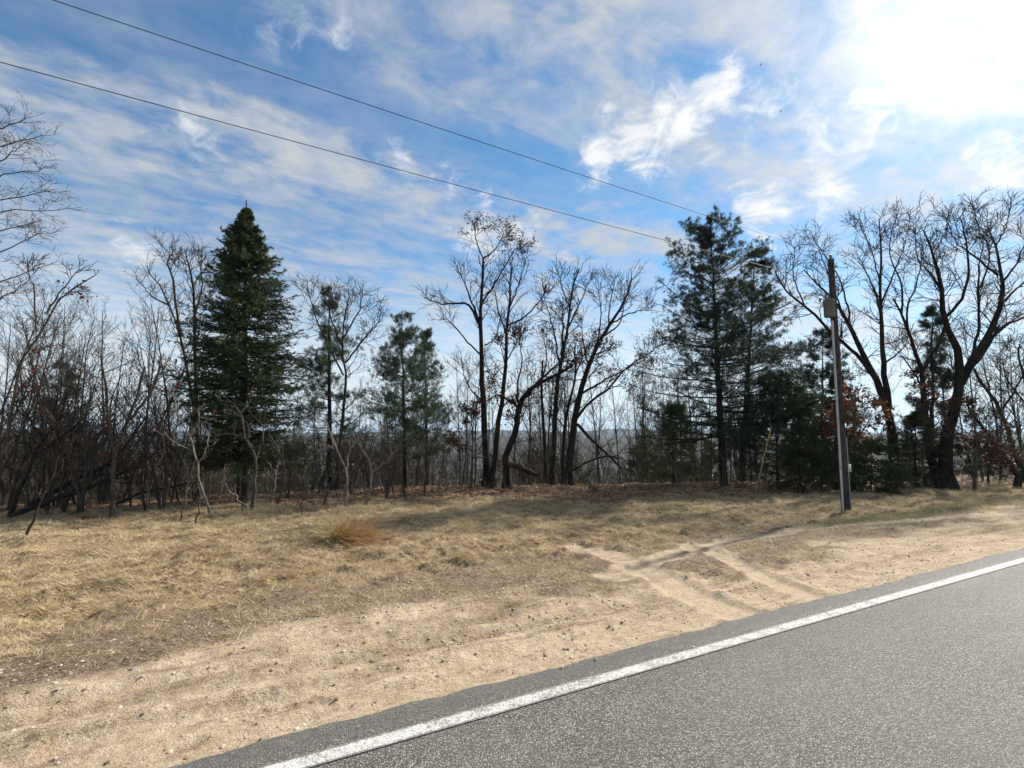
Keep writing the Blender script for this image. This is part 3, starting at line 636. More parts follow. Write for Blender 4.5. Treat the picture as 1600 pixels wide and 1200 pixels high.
hardwood('oak_tree', 'double stemmed oak beside the biggest oak near the road', 'tree', [
    (Z6((610, 1040), (575, 880), (560, 750), (555, 640), (520, 540), (480, 430), (450, 385)), 15, 3), (Z6((560, 640), (610, 550), (640, 470), (620, 360), (600, 240)), 7, 2), (Z6((520, 540), (500, 430), (540, 320), (560, 200)), 4.5, 1), (Z6((480, 430), (480, 330), (440, 230), (450, 120)), 4, 1), (Z6((556, 700), (500, 610), (450, 560)), 3.5, 1)], DR + .5, lv=(8, 7, 3), leaves=500, leafzone=(.2, .42), seed=22)
hardwood('oak_tree', 'biggest oak with broad vase shaped crown of curving limbs', 'tree', [
    (Z6((645, 1060), (640, 900), (670, 800), (690, 690), (687, 590), (652, 500), (635, 440), (625, 340), (600, 240), (560, 140)), 24, 2), (Z6((695, 690), (740, 600), (800, 500), (840, 400), (845, 310), (820, 200), (790, 120)), 15, 2), (Z6((715, 655), (780, 570), (840, 490), (923, 450), (1000, 390)), 9, 2), (Z6((740, 590), (760, 470), (760, 300), (780, 180)), 6, 1.5), (Z6((640, 450), (700, 380), (725, 280), (715, 180), (690, 90)), 6, 1.5),
    (Z6((830, 300), (740, 230), (680, 180), (640, 100)), 4.5, 1), (Z6((845, 330), (900, 250), (930, 150)), 4.5, 1), (Z6((840, 400), (920, 330), (990, 260)), 4.5, 1), (Z6((630, 360), (580, 290), (540, 240), (530, 120)), 4, 1), (Z6((820, 200), (860, 120), (870, 60)), 3, 1), (Z6((760, 350), (800, 240), (760, 130), (740, 60)), 3.5, 1)], DR - 1, lv=(9, 8, 3), leaves=0, seed=23)
hardwood('leaning_tree', 'dark leaning tree propped against the biggest oak', 'tree', [(Z6((923, 1010), (880, 920), (840, 790), (780, 700), (740, 640)), 9, 3), (Z6((840, 790), (900, 700), (960, 560)), 4, 1)], DR + 2, M_DARK, lv=(6, 5, 3), seed=24)
hardwood('leaning_tree', 'low slanting dead tree in brush right of the biggest oak', 'tree', [(Z6((900, 1020), (850, 950), (780, 860), (720, 770)), 8, 3)], DR - 1.5, M_DARK, lv=(6, 5, 3), seed=25)
hardwood('brushy_tree', 'dense twiggy small tree right of the biggest oak', 'tree', [(Z6((985, 1010), (960, 850), (930, 700), (900, 560)), 8, 2), (Z6((950, 800), (880, 700), (830, 640)), 3, 1), (Z6((940, 750), (1000, 620), (1010, 500)), 3, 1)], DR - 2, M_DARK, lv=(10, 8, 4), seed=26, wig=.24)
# --- bare trees on the left
hardwood('bare_tree', 'tall grey bare tree with fanned stems behind the spruce', 'tree', [
    (Z1((1010, 1900), (960, 1500), (900, 1190), (850, 1050), (800, 950), (740, 880)), 8, 1.5), (Z1((985, 1700), (975, 1200), (965, 950), (930, 790)), 6, 1.3), (Z1((900, 1190), (870, 950), (840, 830), (880, 760)), 4, 1), (Z1((972, 1100), (1010, 950), (990, 810)), 3.5, 1), (Z1((850, 1050), (760, 1000), (700, 930)), 3, 1)], 25, M_GREY, lv=(9, 6, 3), seed=31, up=.16)
hardwood('bare_tree', 'bare tree with wide fan of twigs growing beside the narrow pine', 'tree', [
    (Z3((380, 1010), (400, 800), (420, 600), (405, 420), (412, 300), (440, 190)), 6.5, 1.5), (Z3((420, 500), (520, 370), (590, 300)), 3, 1), (Z3((410, 560), (330, 400), (270, 260), (240, 150)), 3, 1), (Z3((405, 430), (350, 280), (350, 170)), 3, 1), (Z3((412, 380), (480, 260), (500, 170)), 3, 1)], 23.5, M_GREY, lv=(10, 7, 3), seed=32, up=.1)
hardwood('maple_tree', 'budding maple reaching in over the sumac with reddish twigs', 'tree', [
    ([(-150, 800), (-150, 600), (-140, 400), (-120, 200), (-110, 80)], 16, 4)] + [([(-140, y + 60), (-60, y + 22), (0, y), (x, y - d)], 5, 1.2) for (y, x, d) in ((200, 42, 14), (228, 66, 16), (275, 74, 15), (312, 78, 12), (332, 95, 4), (395, 62, 30), (440, 86, 30), (470, 40, 30), (250, 30, 20), (360, 50, 10))], 11, M_SUMACD, lv=(5, 6, 3), seed=33, up=.05, spread=.3, l1=.34, wig=.09, buds=2600, size=.5, minr=.004)
# ------------------------------------------------------------------ conifers
conifer('spruce_tree', 'tall dark spruce with dense conical crown', 385, 313, 18.2, 'spruce', 96, (378, 780), 41, low=.13)
conifer('pine_tree', 'narrow thin pine standing amid bare twigs right of the spruce', 514, 455, 24, 'pine', 64, (516, 745), 42, M_PINE2, low=.2, dens=1.25, tuft=.7)
conifer('pine_tree', 'middle sized airy pine with open needles left of the oaks', 628, 495, 23.5, 'pine', 80, (634, 745), 43, M_PINE2, low=.16, dens=1.8)
conifer('pine_tree', 'paler pine just behind the middle sized airy pine', 664, 520, 28, 'pine', 50, (668, 745), 44, M_PINE2, low=.25, dens=1.2)
conifer('white_pine', 'tallest white pine with layered boughs and dark bare lower trunk', 1110, 345, 23.6, 'pine', 140, (1131, 756), 45, low=.17, dens=.95, tuft=1.1, nb_=11, per=9, flatk=.45)
conifer('white_pine', 'second white pine close behind the tallest one', 1180, 395, 26.5, 'pine', 92, (1158, 750), 46, low=.15, dens=.85, tuft=.9, nb_=10, per=8, flatk=.45)
conifer('pine_tree', 'bushy young pine spreading over the yellow marker pole', 1212, 590, 22.5, 'pine', 88, (1215, 755), 47, low=.12, dens=2.0, tuft=1.0)
conifer('pine_tree', 'dark pine half hidden behind the utility pole', 1285, 520, 25, 'pine', 66, (1285, 755), 48, low=.08, dens=1.6, tuft=1.)
conifer('hemlock_tree', 'low spreading dark evergreen at the foot of utility pole', 1362, 685, 18.5, 'spruce', 66, (1360, 770), 49, low=.05, dens=.5)
conifer('hemlock_tree', 'low dark evergreen between the pole and the double stemmed oak', 1432, 640, 21.5, 'spruce', 60, (1430, 766), 50, low=.05, dens=.4)
conifer('pine_tree', 'black looking pine between the double stemmed and biggest oaks', 1457, 480, 25, 'pine', 45, (1457, 760), 51, low=.3)
conifer('pine_tree', 'small yellow green pine left of the tallest white pine', 1050, 640, 24.5, 'pine', 60, (1052, 748), 52, M_PINEY, low=.1, dens=1.6)
conifer('pine_tree', 'young pine buried in sumac thicket left of the spruce', 105, 570, 20, 'pine', 60, (105, 780), 53, low=.1)
conifer('pine_tree', 'small green pine among the brush right of the biggest oak', 1545, 640, 22, 'pine', 50, (1545, 765), 54, low=.1)
conifer('hemlock_tree', 'dense dark evergreen thicket tree between marker pole and utility pole', 1248, 600, 20.5, 'spruce', 66, (1250, 762), 57, low=.05, dens=.38)
conifer('hemlock_tree', 'dark evergreen directly behind the conduit of utility pole', 1308, 575, 22.0, 'spruce', 46, (1305, 762), 58, low=.05, dens=.4)
conifer('pine_seedling', 'wispy pale green pine seedling under the spruce', 377, 738, hitD(380, 802), 'pine', 12, (379, 800), 55, M_PINE2, low=.05, dens=1.0, tuft=.10, cat='seedling')
conifer('evergreen_seedling', 'tiny dark evergreen seedling alone in front of the oaks', 922, 738, hitD(922, 769), 'pine', 13, (922, 768), 56, low=.03, dens=2.0, tuft=.3, cat='seedling')
# ------------------------------------------------------------------ brown-leaved saplings in the wood on the right
for (a, b, D, w_, sd_, lab) in ((1335, 610, 20, 9, 1, 'young tree holding orange dead leaves right behind utility pole'), (1445, 610, 20.5, 9, 2, 'young tree holding rust leaves before the double stemmed oak'), (1520, 640, 19, 9, 3, 'young tree holding dark rust leaves below the biggest oak'), (1290, 610, 21, 8, 4, 'young tree holding rust leaves left of the utility pole'), (735, 640, DM - .5, 5, 5, 'young oak with dark withered leaves left of tall oak')):
    x0 = a + random.uniform(-8, 8)
    hardwood('leafy_sapling', lab, 'sapling', [([(x0, 758), (x0 + 3, 700), (a, b)], 4, 1), ([(x0 + 2, 705), (a - 30, b + 45)], 2, .8), ([(x0 + 3, 690), (a + 35, b + 30)], 2, .8), ([(x0 + 2, 715), (a + 40, b + 75)], 2, .8)], D, M_SUMACD, lv=(7, 5, 3), leaves=1000, leaf_mat_=M_RUST2 if sd_ in (1, 4) else M_RUST, leafzone=(.2, 1), seed=60 + sd_, up=0.02, leafsize=.13, size=.6)
# ------------------------------------------------------------------ sumacs
def sumac(label, stems, D, mt, seed, fruit=4, lv=(3, 3), cat='shrub', group=None, minr=.006):
    rs = random.Random(seed); C, Rr = traced(stems, D, rs, .35, 12); C, Rr, base = plant_base(C, Rr, 1.25, .15)
    C = C + np.concatenate([np.zeros((len(C), 1, 3)), rng.normal(size=(len(C), 11, 3)) * .022], 1)
    root = thing('sumac_shrub', base, label, cat, group)
    sb = Bag().tube(C, Rr, 7)
    C1, R1 = grow(C, Rr, lv[0], (.45, 1), 55, .34, 7, .2, .12, .75, .02, .55, .3)
    C2, R2 = grow(C1, R1, lv[1], (.4, 1), 50, .5, 5, .2, .14, .8, .012, .6, .2)
    hang(root, sb.tube(C1, np.maximum(R1, minr), 5).tube(C2, np.maximum(R2, minr), 4), 'stem', mt)
    for i in range(fruit):
        tip = C2[rs.randrange(len(C2)), -1]; n = 26; t = rng.random(n)
        p = tip + np.stack([rng.normal(size=n) * .018 * (1.3 - t), rng.normal(size=n) * .018 * (1.3 - t), t * .14], 1)
        hang(root, Bag().add(*leafquads(p, .05)), 'fruit_cluster', M_FRUIT, False)
    return root
def S(label, stems, mt=None, seed=1, w_=3.8, **kw):
    b = stems[0][0]; D = hitD(*b)
    sumac(label, [(s, w_ if i == 0 else w_ * .65, w_ * (.45 if i == 0 else .35)) for i, s in enumerate(stems)], D, mt or M_SUMAC, seed, **kw)
S('pale sumac stem curving left in front of spruce', [Z7((312, 990), (290, 880), (240, 760), (228, 640), (190, 480), (120, 370), (95, 260)), Z7((192, 485), (240, 400), (245, 300)), Z7((240, 650), (280, 590), (300, 480))], seed=1, fruit=3)
S('straight dark sumac trunk with pale forked top before the spruce', [Z7((575, 955), (590, 800), (600, 660), (577, 560), (530, 500), (500, 340), (420, 260)), Z7((600, 660), (622, 560), (650, 470), (560, 330)), Z7((500, 340), (550, 280), (590, 230)), Z7((530, 500), (470, 480), (400, 470))], M_SUMACD, 2, 5, fruit=2)
S('low sumac stem leaning left from the forked sumac foot', [Z7((560, 955), (480, 880), (400, 770), (430, 700))], seed=3, w_=3.6, fruit=0)
S('sumac with candelabra top right of the forked sumac', [Z7((735, 920), (768, 800), (765, 632), (715, 540), (690, 470)), Z7((765, 632), (830, 560), (850, 500)), Z7((765, 640), (760, 560), (740, 500))], M_SUMACD, 4, 4.2, fruit=1)
S('short pale sumac beside the candelabra sumac', [Z7((695, 905), (718, 800), (720, 720), (665, 640)), Z7((720, 730), (735, 650))], seed=5, w_=4, fruit=0)
S('tall pale sumac with one zigzag stem right of spruce', [Z7((1165, 945), (1165, 800), (1165, 680), (1090, 560), (1065, 450), (1030, 400), (975, 370), (980, 310)), Z7((1165, 690), (1180, 600), (1230, 500)), Z7((1090, 565), (1000, 520))], seed=6, fruit=1)
S('bent sumac stem standing nearest the dry grass clump', [Z7((1280, 915), (1320, 780), (1300, 620), (1250, 540), (1240, 480)), Z7((1305, 640), (1350, 560), (1400, 480), (1420, 400)), Z7((1318, 720), (1420, 640), (1500, 540))], seed=7, w_=3.8, fruit=0)
S('thin brown sumac sprout forking low in dry grass', [Z7((1020, 930), (1045, 830), (1045, 740), (1010, 640)), Z7((1045, 830), (1100, 760), (1150, 700))], M_SUMACD, 8, 3, fruit=0)
S('hair thin brown sprout left of the forking sprout', [Z7((885, 975), (890, 890), (925, 830), (920, 740))], M_SUMACD, 9, 2, fruit=0, lv=(2, 1))
S('thin leaning stem in grass before the pale curving sumac', [Z7((105, 1030), (155, 930), (180, 780), (210, 640))], M_SUMACD, 10, 2.6, fruit=0)
S('slim brown stem between the leaning stem and curving sumac', [Z7((222, 1035), (245, 930), (245, 820), (225, 700))], M_SUMACD, 11, 2.6, fruit=0)
S('dark thick sumac trunk leaning right at thicket edge', [Z2((40, 1055), (110, 870), (215, 660), (290, 560), (330, 420)), Z2((215, 660), (160, 580), (60, 480)), Z2((170, 740), (260, 680), (420, 560))], M_DARK, 12, 7, fruit=3, lv=(4, 4))
S('thin black stem leaning over the grass before dark thick sumac', [Z2((120, 1165), (190, 1000), (260, 850), (300, 740))], M_DARK, 13, 3.4, fruit=0)
S('upright sumac with sunlit base forking in the thicket', [Z2((565, 1050), (570, 850), (582, 700), (650, 560), (690, 430), (720, 300)), Z2((578, 720), (540, 560), (530, 400), (500, 240)), Z2((650, 560), (760, 420), (800, 250))], M_SUMACD, 14, 7.5, fruit=3, lv=(5, 4))
S('pale bent sumac between the upright sumac and spruce', [Z2((745, 1020), (745, 850), (830, 725), (805, 600), (820, 500)), Z2((830, 730), (780, 690), (720, 640))], seed=15, w_=4, fruit=2)
S('sumac leaning left out of the upright sumac foot', [Z2((555, 985), (550, 920), (420, 790), (330, 660), (200, 480), (150, 330)), Z2((330, 660), (320, 500), (360, 330))], M_SUMACD, 16, 4.5, fruit=2)
hardwood('tall_sumac', 'tallest red brown sumac bending right above the thicket', 'shrub', [(Z2((-30, 1000), (20, 700), (95, 330), (150, 200), (270, 0)) + Z1((330, 980), (470, 900)), 6, 1.5), (Z1((185, 1180), (170, 950), (130, 850)), 3, 1), (Z1((230, 1090), (320, 960), (400, 860)), 3, 1)], 13.5, M_SUMACD, lv=(4, 4, 2), seed=71, leaves=60, leaf_mat_=M_FRUIT, l1=.4, size=.5)
stick('fallen_tree', 'dark fallen trunk sloping up through the left thicket', 'log', Z2((60, 1045), (250, 970), (500, 880), (680, 790), (830, 690)), 14.5, 16.5, 9, 3.5, M_DARK, 9)
stick('fallen_tree', 'second fallen trunk with upturned end behind the first', 'log', Z2((150, 985), (400, 850), (560, 765), (740, 540)), 15.5, 17.5, 8, 3, M_DARK, 9)
stick('fallen_tree', 'short brushy fallen bough lying under the spruce skirt', 'log', Z2((560, 1000), (700, 930), (900, 890), (1000, 870)), 15.8, 17.5, 5, 2, M_DARK, 8)

# ------------------------------------------------------------------ copies: thicket sumacs, thin trees beyond the crest
def copy_tree(o, parent=None):
    c = o.copy(); COL.objects.link(c); c.parent = parent
    for ch in list(o.children): copy_tree(ch, c)
    return c
def proto_sumac(seed, H=3.4):
    C = []; rr = []
    for k in range(3):
        a = rng.random() * 6.28; s = .25 + .5 * rng.random(); zz = np.linspace(0, 1, 6)
        C.append(resample(np.stack([np.cos(a) * zz ** 1.4 * s * H * .6 + rng.normal(size=6) * .10 * zz, np.sin(a) * zz ** 1.4 * s * H * .6 + rng.normal(size=6) * .10 * zz, zz * H * (.6 + .4 * rng.random())], 1), 12)); rr.append(np.linspace(.036, .012, 12))
    C = np.array(C); rr = np.array(rr); C[:, 0, 2] -= .15
    root = thing('sumac_shrub', (0, 0, 0), 'many stemmed bare sumac tangled in the left thicket', 'shrub', 'sumacs of the left thicket')
    sb = Bag().tube(C, rr, 6)
    C1, R1 = grow(C, rr, 6, (.3, 1), 50, .36, 7, .2, .08, .7, .02, .5, .3); C2, R2 = grow(C1, R1, 4, (.3, 1), 48, .5, 5, .2, .1, .75, .01, .6, .2); C3, R3 = grow(C2, R2, 3, (.3, 1), 48, .6, 4, .2, .1, .75, .007, .6, .15)
    hang(root, sb.tube(C1, R1, 5).tube(C2, np.maximum(R2, .006), 4).tube(C3, np.maximum(R3, .005), 3), 'stem', M_SUMACD)
    for i in range(3):
        tip = C2[rng.integers(len(C2)), -1]; n = 26; t = rng.random(n)
        hang(root, Bag().add(*leafquads(tip + np.stack([rng.normal(size=n) * .02 * (1.3 - t), rng.normal(size=n) * .02 * (1.3 - t), t * .15], 1), .055)), 'fruit_cluster', M_FRUIT, False)
    return root
protos = [proto_sumac(i, h) for i, h in enumerate((3.2, 4.0, 4.6, 3.6))]
spots = []
for i in range(42):
    pxx = random.uniform(-60, 330) if i < 26 else random.uniform(420, 700); D = random.uniform(15.0, 21.5) if i < 26 else random.uniform(19, 23)
    spots.append((pxx, D))
for i, (pxx, D) in enumerate(spots):
    o = protos[i] if i < 4 else copy_tree(protos[i % 4])
    p = P(pxx, 700, D); o.location = (p[0], p[1], gz(p[0], p[1]))
    s = random.uniform(.75, 1.2) * (1.0 if i < 26 else .7); o.rotation_euler = (0, 0, random.uniform(0, 6.28)); o.scale = (s, s, s)
    if i >= 26: o['label'] = 'low bare sumac between the spruce and the oaks'; o['group'] = 'low sumacs before the pines'
def proto_sapling(H, seed, nbr=16):
    zz = np.linspace(0, 1, 7); c = np.stack([np.cumsum(rng.normal(size=7)) * .05 * H / 8, np.cumsum(rng.normal(size=7)) * .05 * H / 8, zz * H], 1); C = resample(c, 14)[None]; C[0, 0, 2] -= .3
    rr = np.linspace(H * .0075, H * .0012, 14)[None]
    root = thing('thin_tree', (0, 0, 0), 'thin bare tree among many beyond the grassy crest', 'tree', 'thin bare trees beyond the crest')
    hang(root, Bag().tube(C, rr, 6), 'trunk', M_SAP)
    C1, R1 = grow(C, rr, nbr, (.25, .99), 42, .28, 7, .1, .12, .5, .03, .3, .4); C2, R2 = grow(C1, R1, 6, (.2, 1), 40, .42, 5, .14, .1, .6, .012, .4, .2); C3, R3 = grow(C2, R2, 3, (.2, 1), 40, .5, 4, .14, .08, .7, .008, .5, .15)
    hang(root, Bag().tube(C1, np.maximum(R1, .007), 4).tube(C2, np.maximum(R2, .006), 3).tube(C3, np.maximum(R3, .005), 3), 'crown', M_SAP)
    return root
sp = [proto_sapling(h, i, nb) for i, (h, nb) in enumerate(((8.5, 16), (10.5, 20), (7, 14), (12, 22), (9.5, 18)))]
k = 0
tries = [(random.uniform(640, 1090), random.uniform(25.5, 42)) for _ in range(46)] + [(random.uniform(-40, 640), random.uniform(25.5, 40)) for _ in range(34)] + [(random.uniform(1080, 1640), random.uniform(24.5, 36)) for _ in range(26)] + [(random.uniform(-70, 290), random.uniform(16.5, 23)) for _ in range(26)]
for (pxx, D) in tries:
    o = sp[k] if k < 5 else copy_tree(sp[k % 5])
    p = P(pxx, 700, D); z = gz(p[0], p[1]); o.location = (p[0], p[1], z)
    topmax = 478 if D < 23.5 and pxx < 300 else 590 if pxx < 640 else (560 if pxx < 1080 else 520)
    hmax = P(pxx, topmax - 40 * random.random() ** 2 + 70 * random.random(), D)[2] - z
    H0 = (8.5, 10.5, 7, 12, 9.5)[k % 5]; s = max(.45, min(1.25, hmax / H0))
    o.rotation_euler = (random.uniform(-.06, .06) * (4 if D < 23.5 and pxx < 300 else 1), random.uniform(-.06, .06) * (4 if D < 23.5 and pxx < 300 else 1), random.uniform(0, 6.28)); o.scale = (s, s, s); k += 1
    if pxx > 1080: o['label'] = 'thin bare tree standing in the wood behind the utility pole'; o['group'] = 'thin trees in the roadside wood'
    elif D < 23.5 and pxx < 300: o['label'] = 'slim grey bare sapling rising out of the left sumac thicket'; o['group'] = 'saplings in the left thicket'
    elif pxx < 640: o['label'] = 'thin bare tree beyond the crest behind sumac and spruce'; o['group'] = 'thin trees behind the sumacs'

# ------------------------------------------------------------------ utility pole, wires, marker, birds
M_POLE = bark_mat('weathered_pole_wood', (.022, .020, .019), (.10, .088, .08), 10)
M_CAN = plain('transformer_paint', (.11, .13, .133), .45, 0, .12)
M_PIPE = plain('conduit_grey', (.40, .41, .42), .45, 0, .15, 5)
M_STEEL = plain('galvanised_steel', (.32, .33, .34), .5, .6, .2)
M_PORC = plain('grey_porcelain', (.16, .15, .15), .3, 0, .1)
M_TAG = plain('white_tag', (.72, .72, .70), .6, 0, .06)
M_INK = plain('dark_ink', (.05, .05, .06), .6, 0, .1)
M_WIRE = plain('wire', (.035, .035, .038), .6, 0, .1)
M_YEL = plain('yellow_plastic', (.42, .30, .08), .6, 0, .15)
def lathe(prof, S=20):
    """profile [(r,z)] -> verts, quads (closed by tiny radii)"""
    p = np.array(prof, float); a = np.arange(S) * 2 * math.pi / S
    V = np.stack([p[:, 0, None] * np.cos(a), p[:, 0, None] * np.sin(a), np.repeat(p[:, 1, None], S, 1)], -1).reshape(-1, 3)
    i, j = np.meshgrid(np.arange(len(p) - 1), np.arange(S), indexing='ij'); j2 = (j + 1) % S
    return V, np.stack([i * S + j, i * S + j2, (i + 1) * S + j2, (i + 1) * S + j], -1).reshape(-1, 4)
def boxv(c, s, rot=0.0):
    c = np.array(c); s = np.array(s) / 2; V = np.array([[x, y, z] for x in (-1, 1) for y in (-1, 1) for z in (-1, 1)]) * s
    ca, sa = math.cos(rot), math.sin(rot); V = np.stack([V[:, 0] * ca - V[:, 1] * sa, V[:, 0] * sa + V[:, 1] * ca, V[:, 2]], 1) + c
    return V, np.array([[0, 1, 3, 2], [4, 6, 7, 5], [0, 4, 5, 1], [2, 3, 7, 6], [0, 2, 6, 4], [1, 5, 7, 3]])
DP = 13.2
pb = P(1322, 806, DP); zb = gz(pb[0], pb[1]); pt = P(1298, 405, DP)
pole = thing('utility_pole', (pb[0], pb[1], zb), 'weathered wooden utility pole with grey transformer and conduit', 'utility pole')
top = np.array([pt[0] - pb[0], 0.0, pt[2] - zb]); HP = top[2]
def along(h): return top * (h / HP)
cc = np.array([along(h) for h in np.linspace(-.5, HP, 14)]); Bag().tube(cc[None], np.linspace(.112, .080, 14)[None], 16).add(*[(lambda v, q: (v + top, q))(*lathe([(.080, 0), (.06, .012), (.001, .016)], 16))][0]).build('pole_shaft', M_POLE, pole)
hc = P(1292, 483, DP)[2] - zb; ct = along(hc)
can_at = ct + np.array([-.185, -.09, 0])
v, q = lathe([(.001, -.27), (.13, -.25), (.142, -.23), (.142, .19), (.152, .195), (.152, .222), (.13, .245), (.05, .265), (.001, .288)], 28)
can = Bag().add(v + can_at, q).build('transformer', M_CAN, pole)
for dx, dy in ((-.09, -.02), (.06, .07)):
    v, q = lathe([(.03, 0), (.03, .05), (.045, .06), (.025, .075), (.042, .09), (.022, .105), (.036, .12), (.018, .14), (.018, .20), (.001, .205)], 12)
    Bag().add(v + can_at + np.array([dx, dy, .255]), q).build('bushing', M_PORC, can)
for i, zz in enumerate((.10, .0, -.10)):
    a = R(215 + 22 * i); v, q = lathe([(.001, 0), (.024, 0), (.024, .06), (.001, .062)], 10); v = v[:, [2, 0, 1]]
    ca, sa = math.cos(a), math.sin(a); v = np.stack([v[:, 0] * ca - v[:, 1] * sa, v[:, 0] * sa + v[:, 1] * ca, v[:, 2]], 1) + can_at + np.array([ca * .138, sa * .138, .10 + zz * .3])
    Bag().add(v, q).build('terminal', M_PORC, can)
for zz in (-.15, .14): Bag().add(*boxv(ct + np.array([-.10, -.05, zz]), (.16, .06, .05))).build('bracket', M_STEEL, pole)
# arrester standing off the can to the left
v, q = lathe([(.018, 0), (.04, .02), (.022, .04), (.04, .06), (.022, .08), (.04, .10), (.02, .12), (.001, .13)], 12); Bag().add(v + can_at + np.array([-.26, -.02, .18]), q).tube(np.array([[can_at + np.array([-.18, -.02, .17]), can_at + np.array([-.27, -.02, .18])]]), np.full((1, 2), .012), 6).build('arrester', M_PORC, pole)
# conduit up the pole to the can, with couplings and straps
hs = np.linspace(-.1, hc - .35, 12); off = np.array([-.118, -.066, 0])
cd = Bag().tube(np.array([[along(h) + off * (1 - .25 * max(0, h) / HP) for h in hs]]), np.full((1, 12), .030), 10).build('conduit', M_PIPE, pole)
for h in (1.3, 3.1, 4.6):
    Bag().tube(np.array([[along(h - .04) + off * (1 - .25 * h / HP), along(h + .04) + off * (1 - .25 * h / HP)]]), np.full((1, 2), .036), 10).build('coupling', M_STEEL, cd)
cp = np.array([along(hc - .35) + off * .83, along(hc - .30) + off * .9, can_at + np.array([.02, -.02, -.36]), can_at + np.array([-.06, -.05, -.15])])
Bag().tube(resample(cp, 12)[None], np.full((1, 12), .014), 6).build('lead_wire', M_WIRE, pole)
# ground wire moulding and tag on the right-hand side
go = np.array([.100, -.058, 0]); hs = np.linspace(-.1, 2.1, 8)
Bag().tube(np.array([[along(h) + go * (1.05 - .25 * max(0, h) / HP) for h in hs]]), np.full((1, 8), .014), 8).build('ground_wire_guard', M_STEEL, pole)
ht = P(1327, 731, DP)[2] - zb; tg = Bag().add(*boxv(along(ht) + np.array([.085, -.128, 0]), (.10, .008, .21), .35)).build('tag', M_TAG, pole, False)
for i, (dz, hh) in enumerate(((.06, .012), (.03, .008), (.0, .008), (-.05, .02))):
    Bag().add(*boxv(along(ht) + np.array([.085, -.1332, dz]), (.065, .003, hh), .35)).build('tag_print', M_INK, tg, False)
v, q = lathe([(.02, 0), (.02, .03), (.05, .05), (.03, .07), (.045, .09), (.02, .12), (.001, .125)], 14); ins = Bag().add(v + top + np.array([0, 0, .012]), q).build('insulator', M_PORC, pole)
for h in (HP - .25, HP - .55, HP - .9): Bag().add(*boxv(along(h) + np.array([.06, -.08, 0]), (.10, .07, .05))).build('bolt_bracket', M_STEEL, pole)
# wires
def wire(label, a, b, c, name='power_line'):
    """a = at the pole, b = a point the wire passes through on its way to the next pole beyond"""
    a = np.array(a); b = np.array(b); d = b - a; L = np.linalg.norm(d); t = np.linspace(0, 3.0, 60)[:, None]
    pts = a + d * t; pts[:, 2] -= (4 * c * (t * (3 - t)) / 9)[:, 0]
    pts[:, 2] += (t[:, 0] * (4 * c * 2 / 9))
    o = Bag().tube(pts[None], np.full((1, 60), .0055), 6).build(name, M_WIRE); tag(o, label, 'wire')
w0 = np.array([pb[0], pb[1], zb]) + top + np.array([0, 0, .12])
def at_h(px, py, z):
    d = pix_dir(px, py); return d * ((z - CAMZ) / d[2]) + np.array([0, 0, CAMZ])
wire('upper thin power line running from the pole top', w0, at_h(83, 0, w0[2] - .10), .28)
w1 = np.array([pb[0], pb[1], zb]) + along(HP - .78) + np.array([0, -.12, 0])
wire('lower thin power line fixed below the pole top', w1, at_h(0, 97, w1[2] + .10), .28)
# yellow marker
my = P(1178, 742, 20.5); mz = gz(my[0], my[1]); mt_ = P(1204, 671, 20.2)
mk = thing('marker_pole', (my[0], my[1], mz), 'slim yellow marker pole leaning right under the pines', 'marker')
c = np.array([[0, 0, -.2], [0, 0, 0], mt_ - np.array([my[0], my[1], mz])]); c = np.stack([np.interp(np.linspace(0, 2, 10), [0, 1, 2], c[:, i]) for i in range(3)], 1)
Bag().tube(c[None], np.full((1, 10), .023), 10).build('sleeve', M_YEL, mk)
Bag().tube(np.array([[c[-1], c[-1] + unit(c[-1] - c[-2]) * .12]]), np.array([[.02, .012]]), 8).build('tip', M_STEEL, mk)
# birds
M_BIRD = plain('bird_feathers', (.11, .06, .04), .8, 0, .3, 30)
def bird(label, px, py, D, s, rz, flap):
    v, q = lathe([(.001, -.5), (.06, -.46), (.05, -.3), (.10, -.12), (.125, .05), (.11, .2), (.07, .30), (.085, .38), (.07, .45), (.02, .49), (.001, .55)], 10)
    v = v[:, [0, 2, 1]] * np.array([1, 1, -1]); b = Bag().add(v, q)
    for sg in (-1, 1):
        y = [(.0, .20, -.10), (.35, .28, -.02), (.75, .14, -.12), (1.0, -.08, -.2)]; W = []
        for k_, (x, y0, y1) in enumerate(y):
            z = flap * x - .25 * flap * x * x
            for (yy, dz) in ((y0, .012), (y1, .0), (y1, -.008), (y0, -.012)): W.append((sg * (.05 + x * .8), yy, z + dz))
        W = np.array(W); qq = [[4 * k_ + a_, 4 * k_ + (a_ + 1) % 4, 4 * k_ + 4 + (a_ + 1) % 4, 4 * k_ + 4 + a_] for k_ in range(3) for a_ in range(4)]
        b.add(W, np.array(qq))
    tl = np.array([(-.05, -.42, .01), (.05, -.42, .01), (.12, -.75, 0), (-.12, -.75, 0), (-.05, -.42, -.01), (.05, -.42, -.01), (.12, -.75, -.012), (-.12, -.75, -.012)])
    b.add(tl, np.array([[0, 1, 2, 3], [7, 6, 5, 4], [0, 4, 5, 1], [2, 6, 7, 3], [0, 3, 7, 4], [1, 5, 6, 2]]))
    o = b.build('bird', M_BIRD); o.location = P(px, py, D); o.scale = (s, s, s); o.rotation_euler = (.1, .25, rz); tag(o, label, 'bird')
bird('small brown bird flying beside the spruce top', 346, 358, 15, .14, 2.0, .55)
bird('tiny dark bird soaring high in the cloud', 1189, 101, 45, .2, 1.2, .3)
bird('tiny dark bird soaring below the higher bird', 1220, 174, 48, .2, 1.8, .2)

